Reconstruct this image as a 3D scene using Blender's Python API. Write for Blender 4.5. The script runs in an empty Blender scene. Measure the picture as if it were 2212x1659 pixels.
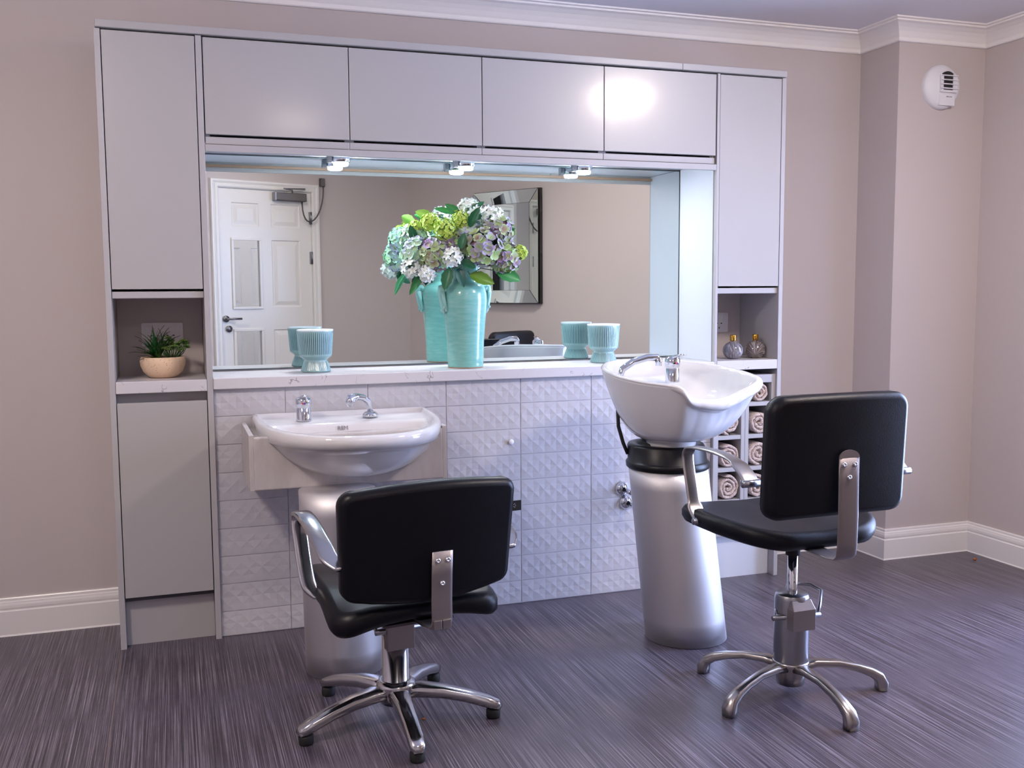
import bpy, math, random
from math import sin, cos, pi, radians, sqrt, atan2
from mathutils import Vector, Matrix

random.seed(7)
SC = bpy.context.scene
COL = SC.collection

# ------------------------------------------------------------------ camera
YAW, PIT, ROL = 0.32984, 0.09453, -0.00638
cam_d = bpy.data.cameras.new('camera')
cam = bpy.data.objects.new('camera', cam_d)
COL.objects.link(cam)
SC.camera = cam
fw = Vector((sin(YAW) * cos(PIT), cos(YAW) * cos(PIT), -sin(PIT)))
rt = Vector((cos(YAW), -sin(YAW), 0))
up = rt.cross(fw)
rt2 = rt * cos(ROL) + up * sin(ROL)
up2 = up * cos(ROL) - rt * sin(ROL)
M = Matrix.Identity(4)
for i in range(3):
    M[i][0], M[i][1], M[i][2] = rt2[i], up2[i], -fw[i]
M[0][3], M[1][3], M[2][3] = -0.43245, -3.63549, 1.2487
cam.matrix_world = M
cam_d.sensor_width = 36.0
cam_d.sensor_fit = 'HORIZONTAL'
cam_d.lens = 2140.788 / 2212 * 36.0
cam_d.clip_start = 0.02

# ------------------------------------------------------------------ world, light, exposure
SKY_STRENGTH = 30.0
LAMP_STRENGTH = 98.0
LAMP_COL = (1.0, 0.87, 0.775)
SPOT_STRENGTH = 600.0
SC.view_settings.view_transform = 'Standard'
SC.view_settings.look = 'None'
SC.view_settings.gamma = 1.0
SC.view_settings.use_curve_mapping = False
SC.view_settings.exposure = 0.12
W = bpy.data.worlds.new('sky')
SC.world = W
W.use_nodes = True
bg = W.node_tree.nodes['Background']
bg.inputs[0].default_value = (0.47, 0.60, 1.0, 1)
bg.inputs[1].default_value = SKY_STRENGTH
SC.cycles.use_denoising = True
SC.cycles.max_bounces = 10
SC.cycles.diffuse_bounces = 5
SC.cycles.glossy_bounces = 6
SC.cycles.transmission_bounces = 6
SC.cycles.sample_clamp_indirect = 4.0
SC.cycles.caustics_reflective = True
SC.cycles.blur_glossy = 1.0
SC.cycles.caustics_refractive = False

pl = bpy.data.lights.new('window_portal', 'AREA')
pl.shape = 'RECTANGLE'
pl.size, pl.size_y = 1.94, 1.02
pl.cycles.is_portal = True
po = bpy.data.objects.new('window_portal', pl)
COL.objects.link(po)
po.location = (3.19, -1.07, 1.09)
po.rotation_euler = (0, radians(90), 0)   # -Z points to -X


# ------------------------------------------------------------------ materials
MATS = {}


def lin(c):
    return tuple(((v / 255) / 12.92 if v / 255 <= 0.04045 else ((v / 255 + 0.055) / 1.055) ** 2.4) for v in c) + (1,)


def mat(name, rgb, rough=0.5, metal=0.0, spec=0.5, coat=0.0, coat_rough=0.05, aniso=0.0):
    m = bpy.data.materials.new(name)
    m.use_nodes = True
    b = m.node_tree.nodes['Principled BSDF']
    b.inputs['Base Color'].default_value = lin(rgb)
    b.inputs['Roughness'].default_value = rough
    b.inputs['Metallic'].default_value = metal
    b.inputs['Specular IOR Level'].default_value = spec
    b.inputs['Coat Weight'].default_value = coat
    b.inputs['Coat Roughness'].default_value = coat_rough
    b.inputs['Anisotropic'].default_value = aniso
    MATS[name] = m
    return m


def nd(m, t, **kw):
    n = m.node_tree.nodes.new(t)
    for k, v in kw.items():
        setattr(n, k, v)
    return n


def ln(m, a, b):
    m.node_tree.links.new(a, b)


def bsdf(m):
    return m.node_tree.nodes['Principled BSDF']


def coords(m, scale=(1, 1, 1), kind='Object', rot=(0, 0, 0)):
    tc = nd(m, 'ShaderNodeTexCoord')
    mp = nd(m, 'ShaderNodeMapping')
    mp.inputs['Scale'].default_value = scale
    mp.inputs['Rotation'].default_value = rot
    ln(m, tc.outputs[kind], mp.inputs['Vector'])
    return mp.outputs['Vector']


def noise(m, vec, scale, detail=3, rough=0.5):
    n = nd(m, 'ShaderNodeTexNoise')
    n.inputs['Scale'].default_value = scale
    n.inputs['Detail'].default_value = detail
    n.inputs['Roughness'].default_value = rough
    ln(m, vec, n.inputs['Vector'])
    return n.outputs['Fac']


def ramp(m, fac, stops):
    r = nd(m, 'ShaderNodeValToRGB')
    el = r.color_ramp.elements
    while len(el) < len(stops):
        el.new(0.5)
    for e, (p, c) in zip(el, stops):
        e.position = p
        e.color = c if len(c) == 4 else lin(c)
    ln(m, fac, r.inputs['Fac'])
    return r.outputs['Color']


def bump(m, fac, strength=0.2, dist=0.001):
    b = nd(m, 'ShaderNodeBump')
    b.inputs['Strength'].default_value = strength
    b.inputs['Distance'].default_value = dist
    ln(m, fac, b.inputs['Height'])
    ln(m, b.outputs['Normal'], bsdf(m).inputs['Normal'])


def g(v):
    return (v, v, v, 1)


# wall paint
m = mat('wall_paint', (190, 180, 178), 0.55, spec=0.35)
bump(m, noise(m, coords(m), 260, 4), 0.12, 0.0008)
m = mat('ceiling_paint', (230, 227, 231), 0.8, spec=0.2)
m = mat('white_gloss', (226, 222, 220), 0.28)
m = mat('coving_white', (238, 234, 232), 0.5, spec=0.3)
m = mat('corridor_paint', (222, 220, 226), 0.6)
# floor: dark vinyl with fine streaks along y
m = mat('floor_vinyl', (60, 50, 58), 0.36, spec=0.6)
v = coords(m, (1, 0.006, 1))
f1 = noise(m, v, 300, 4, 0.7)
c1 = ramp(m, f1, [(0.34, (47, 40, 49)), (0.48, (72, 64, 75)), (0.58, (108, 100, 112)), (0.70, (156, 148, 160))])
v2 = coords(m, (1, 0.25, 1))
f2 = noise(m, v2, 26, 4, 0.6)
mx = nd(m, 'ShaderNodeMix', data_type='RGBA', blend_type='MULTIPLY')
mx.inputs['Factor'].default_value = 1.0
ln(m, c1, mx.inputs['A'])
ln(m, ramp(m, f2, [(0.3, g(0.78)), (0.7, g(1.0))]), mx.inputs['B'])
ln(m, mx.outputs['Result'], bsdf(m).inputs['Base Color'])
bump(m, f1, 0.25, 0.0006)
mat('floor_weld', (112, 98, 98), 0.5)
# cabinet lacquer, light lavender grey with faint wiping streaks
m = mat('cabinet_lacquer', (167, 163, 161), 0.34, spec=0.5, coat=0.4, coat_rough=0.14)
v = coords(m, (7, 7, 0.8))
ft = noise(m, v, 9, 5, 0.6)
rr = nd(m, 'ShaderNodeMapRange')
rr.inputs['To Min'].default_value = 0.24
rr.inputs['To Max'].default_value = 0.44
ln(m, ft, rr.inputs['Value'])
ln(m, rr.outputs['Result'], bsdf(m).inputs['Roughness'])
bump(m, noise(m, coords(m, (1, 1, 0.25)), 60, 3), 0.03, 0.001)
m = mat('cabinet_edge', (170, 166, 166), 0.4)
mat('edge_band', (150, 118, 96), 0.5)
m = mat('reveal_white', (208, 211, 219), 0.25, spec=0.5)
mat('shadow_gap', (70, 66, 70), 0.7)
# worktop: white quartz-look laminate with short dark veins
m = mat('worktop_laminate', (200, 195, 196), 0.35)
vor = nd(m, 'ShaderNodeTexVoronoi', feature='DISTANCE_TO_EDGE')
vor.inputs['Scale'].default_value = 11
wv = coords(m)
nz = nd(m, 'ShaderNodeTexNoise')
nz.inputs['Scale'].default_value = 14
nz.inputs['Detail'].default_value = 4
ln(m, wv, nz.inputs['Vector'])
va = nd(m, 'ShaderNodeVectorMath', operation='MULTIPLY_ADD')
va.inputs[1].default_value = (0.16, 0.16, 0.16)
ln(m, nz.outputs['Color'], va.inputs[0])
ln(m, wv, va.inputs[2])
ln(m, va.outputs[0], vor.inputs['Vector'])
vein = ramp(m, vor.outputs['Distance'], [(0.0, g(0.0)), (0.022, g(1.0))])
msk = ramp(m, noise(m, wv, 17, 2), [(0.55, g(1.0)), (0.64, g(0.0))])
mx = nd(m, 'ShaderNodeMix', data_type='RGBA', blend_type='LIGHTEN')
mx.inputs['Factor'].default_value = 1.0
ln(m, vein, mx.inputs['A'])
ln(m, msk, mx.inputs['B'])
mx2 = nd(m, 'ShaderNodeMix', data_type='RGBA')
ln(m, mx.outputs['Result'], mx2.inputs['Factor'])
mx2.inputs['A'].default_value = lin((120, 112, 108))
mx2.inputs['B'].default_value = lin((200, 195, 196))
ln(m, mx2.outputs['Result'], bsdf(m).inputs['Base Color'])
# tiles
mat('tile_glaze', (184, 181, 185), 0.34, spec=0.5)
mat('grout', (216, 212, 214), 0.8)
# basin shield: pale wood-grain laminate
m = mat('shield_laminate', (188, 180, 178), 0.45)
v = coords(m, (3, 3, 1), rot=(0, radians(35), 0))
fw_ = noise(m, v, 6, 5, 0.6)
ln(m, ramp(m, fw_, [(0.3, (176, 168, 166)), (0.6, (192, 185, 183))]), bsdf(m).inputs['Base Color'])
# ceramics, metal
mat('ceramic', (214, 212, 213), 0.08, spec=0.6, coat=0.5, coat_rough=0.03)
mat('chrome', (215, 218, 224), 0.07, 1.0)
m = mat('brushed_alloy', (172, 166, 164), 0.28, 1.0)
m = mat('polished_alloy', (190, 188, 190), 0.16, 1.0)
m = mat('pedestal_metal', (208, 205, 207), 0.54, 1.0, aniso=0.3)
bump(m, noise(m, coords(m, (1, 1, 0.03)), 420, 2), 0.03, 0.0006)
mat('bracket_paint', (128, 120, 122), 0.45, 0.6)
mat('bracket_steel', (150, 142, 142), 0.38, 0.85)
mat('steel', (150, 150, 156), 0.3, 1.0)
mat('dark_metal', (90, 86, 88), 0.4, 0.8)
mat('black_plastic', (12, 11, 14), 0.38, spec=0.28)
mat('rubber', (18, 17, 18), 0.7)
m = mat('leather_smooth', (10, 9, 15), 0.4, spec=0.2)
bump(m, noise(m, coords(m), 34, 5, 0.6), 0.14, 0.004)
m = mat('leather_grain', (10, 10, 18), 0.42, spec=0.22)
vo = nd(m, 'ShaderNodeTexVoronoi')
vo.inputs['Scale'].default_value = 420
ln(m, coords(m), vo.inputs['Vector'])
bump(m, vo.outputs['Distance'], 0.35, 0.0008)
mat('piping', (12, 12, 14), 0.45)
mat('tag_fabric', (14, 14, 16), 0.7)
mat('tag_print', (176, 170, 170), 0.7)
mat('label_fabric', (196, 186, 160), 0.7)
mat('label_print', (70, 62, 50), 0.7)
# glass / mirror
m = mat('mirror_glass', (236, 244, 242), 0.0, 1.0)
m = mat('mirror_strip', (206, 214, 208), 0.015, 1.0)
mat('mirror_edge', (66, 84, 88), 0.25, 0.2)
mat('black_lacquer', (16, 15, 17), 0.3)
m = mat('window_glass', (255, 255, 255), 0.0)
tb = nd(m, 'ShaderNodeBsdfTransparent')
gb = nd(m, 'ShaderNodeBsdfGlossy')
gb.inputs['Roughness'].default_value = 0.0
lw = nd(m, 'ShaderNodeFresnel')
lw.inputs['IOR'].default_value = 1.45
ms = nd(m, 'ShaderNodeMixShader')
ln(m, lw.outputs[0], ms.inputs[0])
ln(m, tb.outputs[0], ms.inputs[1])
ln(m, gb.outputs[0], ms.inputs[2])
ln(m, ms.outputs[0], m.node_tree.nodes['Material Output'].inputs['Surface'])


def emit(name, rgb, strength):
    m = bpy.data.materials.new(name)
    m.use_nodes = True
    b = bsdf(m)
    b.inputs['Base Color'].default_value = (0.8, 0.8, 0.8, 1)
    b.inputs['Emission Color'].default_value = (*rgb, 1)
    b.inputs['Emission Strength'].default_value = strength
    MATS[name] = m


emit('lamp_glow', LAMP_COL, LAMP_STRENGTH)
emit('led_glow', (0.78, 0.87, 1.0), SPOT_STRENGTH)
emit('corridor_fill_glow', (0.94, 0.94, 1.0), 70.0)
emit('lamp_glow_dim', LAMP_COL, LAMP_STRENGTH * 0.22)
emit('lamp_glow_left', LAMP_COL, LAMP_STRENGTH * 1.35)
emit('lamp_glow_right', LAMP_COL, LAMP_STRENGTH * 1.4)
# celadon glaze (vase)
m = mat('celadon', (126, 186, 176), 0.2, spec=0.5, coat=0.3)
v = coords(m, (1, 1, 5))
fz = noise(m, v, 16, 5, 0.65)
ln(m, ramp(m, fz, [(0.25, (104, 168, 158)), (0.5, (118, 178, 169)), (0.8, (140, 190, 182))]), bsdf(m).inputs['Base Color'])
bump(m, noise(m, coords(m, (1, 1, 8)), 14, 3), 0.10, 0.003)
mat('celadon_pale', (138, 190, 184), 0.14, spec=0.6, coat=0.4)
mat('vase_foot', (150, 116, 92), 0.7)
# ribbed cup glaze: pale ridges over darker grooves (colour attribute)
m = mat('cup_glaze', (150, 200, 200), 0.15, spec=0.6, coat=0.4)
at = nd(m, 'ShaderNodeAttribute', attribute_name='Col')
ln(m, at.outputs['Color'], bsdf(m).inputs['Base Color'])
# speckled pot
m = mat('speckled_pot', (222, 192, 160), 0.6)
vs = nd(m, 'ShaderNodeTexVoronoi')
vs.inputs['Scale'].default_value = 150
vs.inputs['Randomness'].default_value = 1.0
ln(m, coords(m), vs.inputs['Vector'])
sp = ramp(m, vs.outputs['Distance'], [(0.16, g(1.0)), (0.2, g(0.0))])
nm = ramp(m, noise(m, coords(m), 60, 2), [(0.44, g(0.0)), (0.5, g(1.0))])
mu = nd(m, 'ShaderNodeMath', operation='MULTIPLY')
ln(m, sp, mu.inputs[0])
ln(m, nm, mu.inputs[1])
mx = nd(m, 'ShaderNodeMix', data_type='RGBA')
ln(m, mu.outputs[0], mx.inputs['Factor'])
mx.inputs['A'].default_value = lin((226, 196, 166))
mx.inputs['B'].default_value = lin((112, 66, 34))
ln(m, mx.outputs['Result'], bsdf(m).inputs['Base Color'])
m = mat('gravel', (190, 112, 48), 0.8)
vs = nd(m, 'ShaderNodeTexVoronoi')
vs.inputs['Scale'].default_value = 220
ln(m, coords(m), vs.inputs['Vector'])
ln(m, ramp(m, vs.outputs['Distance'], [(0.1, (214, 140, 66)), (0.6, (120, 64, 28))]), bsdf(m).inputs['Base Color'])
bump(m, vs.outputs['Distance'], 0.8, 0.004)
# leaves and petals use colour attributes
for nm_, ro in (('leaf_skin', 0.4), ('petal', 0.55)):
    m = mat(nm_, (90, 140, 90), ro)
    at = nd(m, 'ShaderNodeAttribute', attribute_name='Col')
    ln(m, at.outputs['Color'], bsdf(m).inputs['Base Color'])
    if nm_ == 'petal':
        bsdf(m).inputs['Subsurface Weight'].default_value = 0.0
mat('stem_green', (60, 96, 54), 0.5)
# perfume bottles: grey glass with fine wound threads
for nm_, base_, rot_, stops_ in (('thread_glass', (120, 116, 120), (0.12, 0.1, 0), [(0.36, (66, 62, 68)), (0.5, (112, 108, 114)), (0.66, (190, 186, 194))]), ('thread_glass_brown', (110, 98, 96), (0.5, 1.2, 0.3), [(0.36, (60, 52, 52)), (0.52, (104, 94, 94)), (0.68, (196, 188, 188))])):
    m = mat(nm_, base_, 0.12, coat=0.8, coat_rough=0.02)
    mp_v = coords(m, (1, 1, 1), rot=rot_)
    shift = nd(m, 'ShaderNodeVectorMath', operation='SUBTRACT')
    shift.inputs[1].default_value = (0.0, 0.0, 0.036)
    tc_ = m.node_tree.nodes['Mapping']
    tc_.inputs['Location'].default_value = (0, 0, 0)
    ln(m, mp_v, shift.inputs[0])
    gr = nd(m, 'ShaderNodeTexGradient', gradient_type='RADIAL')
    ln(m, shift.outputs[0], gr.inputs['Vector'])
    sx_ = nd(m, 'ShaderNodeSeparateXYZ')
    ln(m, shift.outputs[0], sx_.inputs[0])
    mz_ = nd(m, 'ShaderNodeMath', operation='MULTIPLY')
    mz_.inputs[1].default_value = 14.0
    ln(m, sx_.outputs['Z'], mz_.inputs[0])
    ma_ = nd(m, 'ShaderNodeMath', operation='MULTIPLY')
    ma_.inputs[1].default_value = 34.0
    ln(m, gr.outputs['Fac'], ma_.inputs[0])
    cx_ = nd(m, 'ShaderNodeCombineXYZ')
    ln(m, ma_.outputs[0], cx_.inputs[0])
    ln(m, mz_.outputs[0], cx_.inputs[1])
    ln(m, ramp(m, noise(m, cx_.outputs[0], 2.2, 3, 0.65), stops_), bsdf(m).inputs['Base Color'])
mat('gold', (212, 158, 66), 0.12, 1.0)
# towels
m = mat('terry', (196, 172, 158), 0.95, spec=0.1)
fn = noise(m, coords(m), 190, 3, 0.7)
ln(m, ramp(m, fn, [(0.30, (150, 118, 100)), (0.48, (208, 186, 174)), (0.66, (234, 218, 210))]), bsdf(m).inputs['Base Color'])
bump(m, fn, 1.0, 0.006)
mat('socket_white', (224, 220, 222), 0.35)
mat('socket_hole', (30, 28, 30), 0.6)
mat('plastic_white', (222, 220, 224), 0.35)
mat('red_dot', (190, 30, 40), 0.4)
mat('blue_dot', (40, 50, 170), 0.4)
mat('print_grey', (128, 122, 126), 0.6)
mat('lint', (176, 92, 34), 0.9)


# ------------------------------------------------------------------ mesh helpers
class MB:
    def __init__(self):
        self.v, self.f, self.mi, self.sm, self.c = [], [], [], [], {}

    def add(self, vs, fs, mi=0, smooth=False, col=None):
        o = len(self.v)
        self.v += [tuple(p) for p in vs]
        for f in fs:
            self.f.append(tuple(i + o for i in f))
            self.mi.append(mi)
            self.sm.append(smooth)
        if col is not None:
            for i in range(len(vs)):
                self.c[o + i] = col[i] if isinstance(col, list) else col
        return o

    def box(self, x0, x1, y0, y1, z0, z1, mi=0):
        vs = [(x, y, z) for x in (x0, x1) for y in (y0, y1) for z in (z0, z1)]
        self.add(vs, [(0, 1, 3, 2), (4, 6, 7, 5), (0, 4, 5, 1), (2, 3, 7, 6), (0, 2, 6, 4), (1, 5, 7, 3)], mi)
        return self

    def xf(self, mat4, start=0):
        for i in range(start, len(self.v)):
            self.v[i] = tuple(mat4 @ Vector(self.v[i]))
        return self

    def loft(self, rings, mi=0, smooth=True, closed=True, cap0=False, cap1=False, cols=None):
        n = len(rings[0])
        vs = [p for r in rings for p in r]
        fs = []
        for k in range(len(rings) - 1):
            for i in range(n if closed else n - 1):
                j = (i + 1) % n
                fs.append((k * n + i, k * n + j, (k + 1) * n + j, (k + 1) * n + i))
        if cap0:
            fs.append(tuple(range(n - 1, -1, -1)))
        if cap1:
            fs.append(tuple(range((len(rings) - 1) * n, len(rings) * n)))
        self.add(vs, fs, mi, smooth, cols)
        return self

    def lathe(self, prof, c=(0, 0, 0), n=32, mi=0, smooth=True, axis='Z', cap0=False, cap1=False):
        rings = []
        for r, z in prof:
            ring = []
            for i in range(n):
                a = 2 * pi * i / n
                p = (r * cos(a), r * sin(a), z)
                if axis == 'Y':
                    p = (p[0], -p[2], p[1])
                elif axis == 'X':
                    p = (p[2], p[1], -p[0])
                ring.append((p[0] + c[0], p[1] + c[1], p[2] + c[2]))
            rings.append(ring)
        return self.loft(rings, mi, smooth, True, cap0, cap1)

    def sweep(self, path, sec, upv=(0, 0, 1), mi=0, smooth=True, cap=True, side=None):
        """sec: list of (w,h) per point or one tuple; superellipse section"""
        P = [Vector(p) for p in path]
        rings = []
        n = 12
        upv = Vector(upv)
        for i, p in enumerate(P):
            t = (P[min(i + 1, len(P) - 1)] - P[max(i - 1, 0)]).normalized()
            s = t.cross(upv)
            if side is not None:
                s = Vector(side)
            if s.length < 1e-5:
                s = Vector((1, 0, 0))
            s.normalize()
            u = s.cross(t)
            w, h = sec[i] if isinstance(sec, list) else sec
            ring = []
            for k in range(n):
                a = 2 * pi * k / n
                ca, sa = cos(a), sin(a)
                e = 0.6
                x = math.copysign(abs(ca) ** e, ca) * w / 2
                y = math.copysign(abs(sa) ** e, sa) * h / 2
                ring.append(tuple(p + s * x + u * y))
            rings.append(ring)
        return self.loft(rings, mi, smooth, True, cap, cap)

    def tube(self, path, r, n=8, mi=0, cap=True):
        P = [Vector(p) for p in path]
        rings = []
        ref = None
        for i, p in enumerate(P):
            t = (P[min(i + 1, len(P) - 1)] - P[max(i - 1, 0)]).normalized()
            if ref is None:
                ref = Vector((0, 0, 1)) if abs(t.z) < 0.9 else Vector((1, 0, 0))
            s = t.cross(ref).normalized()
            u = s.cross(t).normalized()
            ref = u
            rr = r[i] if isinstance(r, list) else r
            rings.append([tuple(p + s * cos(2 * pi * k / n) * rr + u * sin(2 * pi * k / n) * rr) for k in range(n)])
        return self.loft(rings, mi, True, True, cap, cap)

    def prism(self, poly, z0, z1, mi=0, smooth=False):
        n = len(poly)
        vs = [(x, y, z0) for x, y in poly] + [(x, y, z1) for x, y in poly]
        fs = [tuple(range(n - 1, -1, -1)), tuple(range(n, 2 * n))]
        self.add(vs, fs, mi, False)
        self.add(vs, [(i, (i + 1) % n, n + (i + 1) % n, n + i) for i in range(n)], mi, smooth)
        return self

    def mesh(self, name, mats):
        me = bpy.data.meshes.new(name)
        me.from_pydata(self.v, [], self.f)
        for mm in (mats if isinstance(mats, (list, tuple)) else [mats]):
            me.materials.append(MATS[mm])
        me.polygons.foreach_set('material_index', self.mi)
        me.polygons.foreach_set('use_smooth', self.sm)
        if self.c:
            ca = me.color_attributes.new('Col', 'FLOAT_COLOR', 'POINT')
            flat = []
            for i in range(len(self.v)):
                flat += list(self.c.get(i, (0.5, 0.5, 0.5, 1)))
            ca.data.foreach_set('color', flat)
        me.update()
        return me

    def build(self, name, mats, parent=None, bev=0, label=None, seg=2):
        return link(name, self.mesh(name, mats), parent, bev, label, seg)


def link(name, me, parent=None, bev=0, label=None, seg=2):
    o = bpy.data.objects.new(name, me)
    COL.objects.link(o)
    if parent is not None:
        o.parent = parent
    if bev:
        b = o.modifiers.new('bevel', 'BEVEL')
        b.width = bev
        b.segments = seg
        b.limit_method = 'ANGLE'
        b.angle_limit = radians(40)
        b.harden_normals = False
    if label:
        o['label'] = label
    return o


def B(*a):
    return MB().box(*a)


def thing(name, label, cat, loc=(0, 0, 0), rz=0, group=None):
    o = bpy.data.objects.new(name, None)
    o.empty_display_size = 0.05
    COL.objects.link(o)
    o.location = loc
    o.rotation_euler = (0, 0, rz)
    o['label'] = label
    o['category'] = cat
    if group:
        o['group'] = group
    return o


def tag(o, label, cat, group=None):
    o['label'] = label
    o['category'] = cat
    if group:
        o['group'] = group
    return o


def struct(o):
    o['kind'] = 'structure'
    return o


def rrect(w, h, r, n=5):
    pts = []
    for cx, cy, a0 in ((w / 2 - r, h / 2 - r, 0), (-w / 2 + r, h / 2 - r, 90), (-w / 2 + r, -h / 2 + r, 180), (w / 2 - r, -h / 2 + r, 270)):
        for k in range(n + 1):
            a = radians(a0 + 90 * k / n)
            pts.append((cx + r * cos(a), cy + r * sin(a)))
    return pts


def copy_tree(o, parent=None):
    c = o.copy()
    COL.objects.link(c)
    if parent is not None:
        c.parent = parent
    for ch in list(o.children):
        copy_tree(ch, c)
    return c


# ------------------------------------------------------------------ room shell
YW, YC, XC, XR = 0.311, 0.052, 2.644, 3.122
ZC = 2.410
DOOR_O = Vector((-0.0617, -3.7266, 0))
DOOR_A = radians(-20.95)
CORNER = (1.562, -4.348)
RIGHT_END = (3.122, -1.646)
SLANT_A = atan2(RIGHT_END[1] - CORNER[1], RIGHT_END[0] - CORNER[0])
XL = -2.3

struct(MB().prism([(XL - .2, 0.5), (XL - .2, -5.6), (3.4, -5.6), (3.4, 0.5)], -0.06, 0.0).build('floor', 'floor_vinyl'))
w_ = struct(MB().box(-0.642, -0.6385, -3.4, 0.0, 0.0, 0.0006).build('trim_4', 'floor_weld'))
struct(MB().prism([(XL - .2, 0.5), (XL - .2, -5.6), (3.4, -5.6), (3.4, 0.5)], ZC, ZC + .06).build('ceiling', 'ceiling_paint'))
struct(B(XL - .1, XC + .6, YW, YW + .1, 0, ZC).build('wall_back', 'wall_paint'))
struct(B(XC, XR + .1, YC, YW, 0, ZC).build('wall_chimney', 'wall_paint'))
struct(B(XL - .1, XL, -3.9, YW, 0, ZC).build('wall_left', 'wall_paint'))
# right wall with a window opening (just outside the frame)
wb = MB()
WY0, WY1, WZ0, WZ1 = -1.58, -0.56, 0.12, 2.06
wb.box(XR, XR + .1, WY1, YC, 0, ZC).box(XR, XR + .1, -1.75, WY0, 0, ZC)
wb.box(XR, XR + .1, WY0, WY1, 0, WZ0).box(XR, XR + .1, WY0, WY1, WZ1, ZC)
struct(wb.build('wall_right', 'wall_paint'))
wf = MB()
for a in ((WY0, WY0 + .05, WZ0, WZ1), (WY1 - .05, WY1, WZ0, WZ1), (WY0 + .05, WY1 - .05, WZ0, WZ0 + .05), (WY0 + .05, WY1 - .05, WZ1 - .05, WZ1), (-1.095, -1.045, WZ0 + .05, WZ1 - .05)):
    wf.box(XR + .04, XR + .09, a[0], a[1], a[2], a[3])
wo = struct(wf.build('window_1', 'white_gloss', None, 0.003))
B(XR + .06, XR + .066, WY0 + .05, -1.095, WZ0 + .05, WZ1 - .05).build('pane', 'window_glass', wo)
B(XR + .06, XR + .066, -1.045, WY1 - .05, WZ0 + .05, WZ1 - .05).build('pane', 'window_glass', wo)
B(XR - .02, XR + .1, WY0 - .04, WY1 + .04, WZ0 - .03, WZ0).build('window_sill', 'white_gloss', wo, 0.003)
# slanted wall and door wall behind the camera (seen in the mirror)
sl = struct(B(-0.05, 3.25, -0.1, 0, 0, ZC).build('wall_slant', 'wall_paint'))
sl.location = (CORNER[0], CORNER[1], 0)
sl.rotation_euler = (0, 0, SLANT_A)
dw = MB()
dw.box(-.148, -.012, -.1, 0, 0, ZC).box(.795, 1.76, -.1, 0, 0, ZC).box(-.012, .795, -.1, 0, 2.052, ZC)
dw = struct(dw.build('wall_door', 'wall_paint'))
dw.location = DOOR_O
dw.rotation_euler = (0, 0, DOOR_A)
struct(B(-2.35, -.17, -3.92, -3.82, 0, ZC).build('wall_rear', 'wall_paint'))

# coving and baseboards swept along the wall line
def offset_poly(pts, d):
    """offset a left-to-right wall line towards the room (room is on the right-hand side, -y)"""
    out = []
    n = len(pts)
    for i in range(n):
        a = Vector(pts[max(i - 1, 0)]); b = Vector(pts[i]); c = Vector(pts[min(i + 1, n - 1)])
        ns = []
        for p, q in ((a, b), (b, c)):
            t = q - p
            if t.length > 1e-6:
                t.normalize()
                ns.append(Vector((t.y, -t.x)))
        if len(ns) == 1:
            out.append(b + ns[0] * d)
        else:
            h = (ns[0] + ns[1]).normalized()
            out.append(b + h * (d / max(0.2, h.dot(ns[0]))))
    return out


def wall_sweep(pts, prof):
    mb = MB()
    rings = []
    offs = [offset_poly(pts, d) for d, z in prof]
    for i in range(len(pts)):
        rings.append([(offs[k][i].x, offs[k][i].y, prof[k][1]) for k in range(len(prof))])
    n = len(prof)
    for a, b in zip(rings[:-1], rings[1:]):
        vs = a + b
        mb.add(vs, [(k, k + 1, n + k + 1, n + k) for k in range(n - 1)], 0, False)
    return mb


cov = [(0, 2.327), (.010, 2.327), (.014, 2.331), (.014, 2.345), (.020, 2.352), (.030, 2.366), (.045, 2.380), (.066, 2.392), (.082, 2.396), (.082, 2.403), (.096, 2.404), (.098, ZC), (0, ZC)]
line = [(XL, YW), (XC, YW), (XC, YC), (XR, YC), (XR, -1.646)]
struct(wall_sweep(line, cov).build('trim_1', 'coving_white'))
bb = [(0, .1405), (.006, .1405), (.008, .137), (.008, .129), (.0125, .1245), (.0125, .122), (.015, .114), (.0155, .104), (.014, .099), (.014, .096), (.018, .092), (.018, .006), (.021, .0), (0, 0)]
struct(wall_sweep([(XL, YW), (-.644, YW)], bb).build('baseboard_left', 'white_gloss'))
struct(wall_sweep([(2.034, YW), (XC, YW), (XC, YC), (XR, YC), (XR, -1.646)], bb).build('baseboard_right', 'white_gloss'))
# coving in the mirror region is above the view; door wall skirting
o = struct(B(.87, 1.72, 0, .018, 0, .14).build('baseboard_rear', 'white_gloss'))
o.location = DOOR_O
o.rotation_euler = (0, 0, DOOR_A)

# corridor behind the glazed door
cr = MB()
cr.box(-.02, .06, -1.45, -.1, 0, ZC).box(1.5, 1.6, -1.45, -.1, 0, ZC).box(-.02, 1.6, -1.55, -1.45, 0, ZC)
cr = struct(cr.build('wall_corridor', 'corridor_paint'))
cr.location = DOOR_O
cr.rotation_euler = (0, 0, DOOR_A)


# ------------------------------------------------------------------ door_1 (seen in the mirror)
def panel_field(mb, x0, x1, z0, z1, y, dep=0.007):
    """moulded panel: sunken margin and raised field on a face at +y"""
    b = 0.016
    rings = []
    for ins, d in ((0, 0), (b * .45, -dep), (b, -dep), (b + .03, -0.001), (b + .034, -0.001)):
        rings.append([(x0 + ins, y + d, z0 + ins), (x1 - ins, y + d, z0 + ins), (x1 - ins, y + d, z1 - ins), (x0 + ins, y + d, z1 - ins)])
    mb.loft(rings, 0, False, True, False, True)


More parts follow.
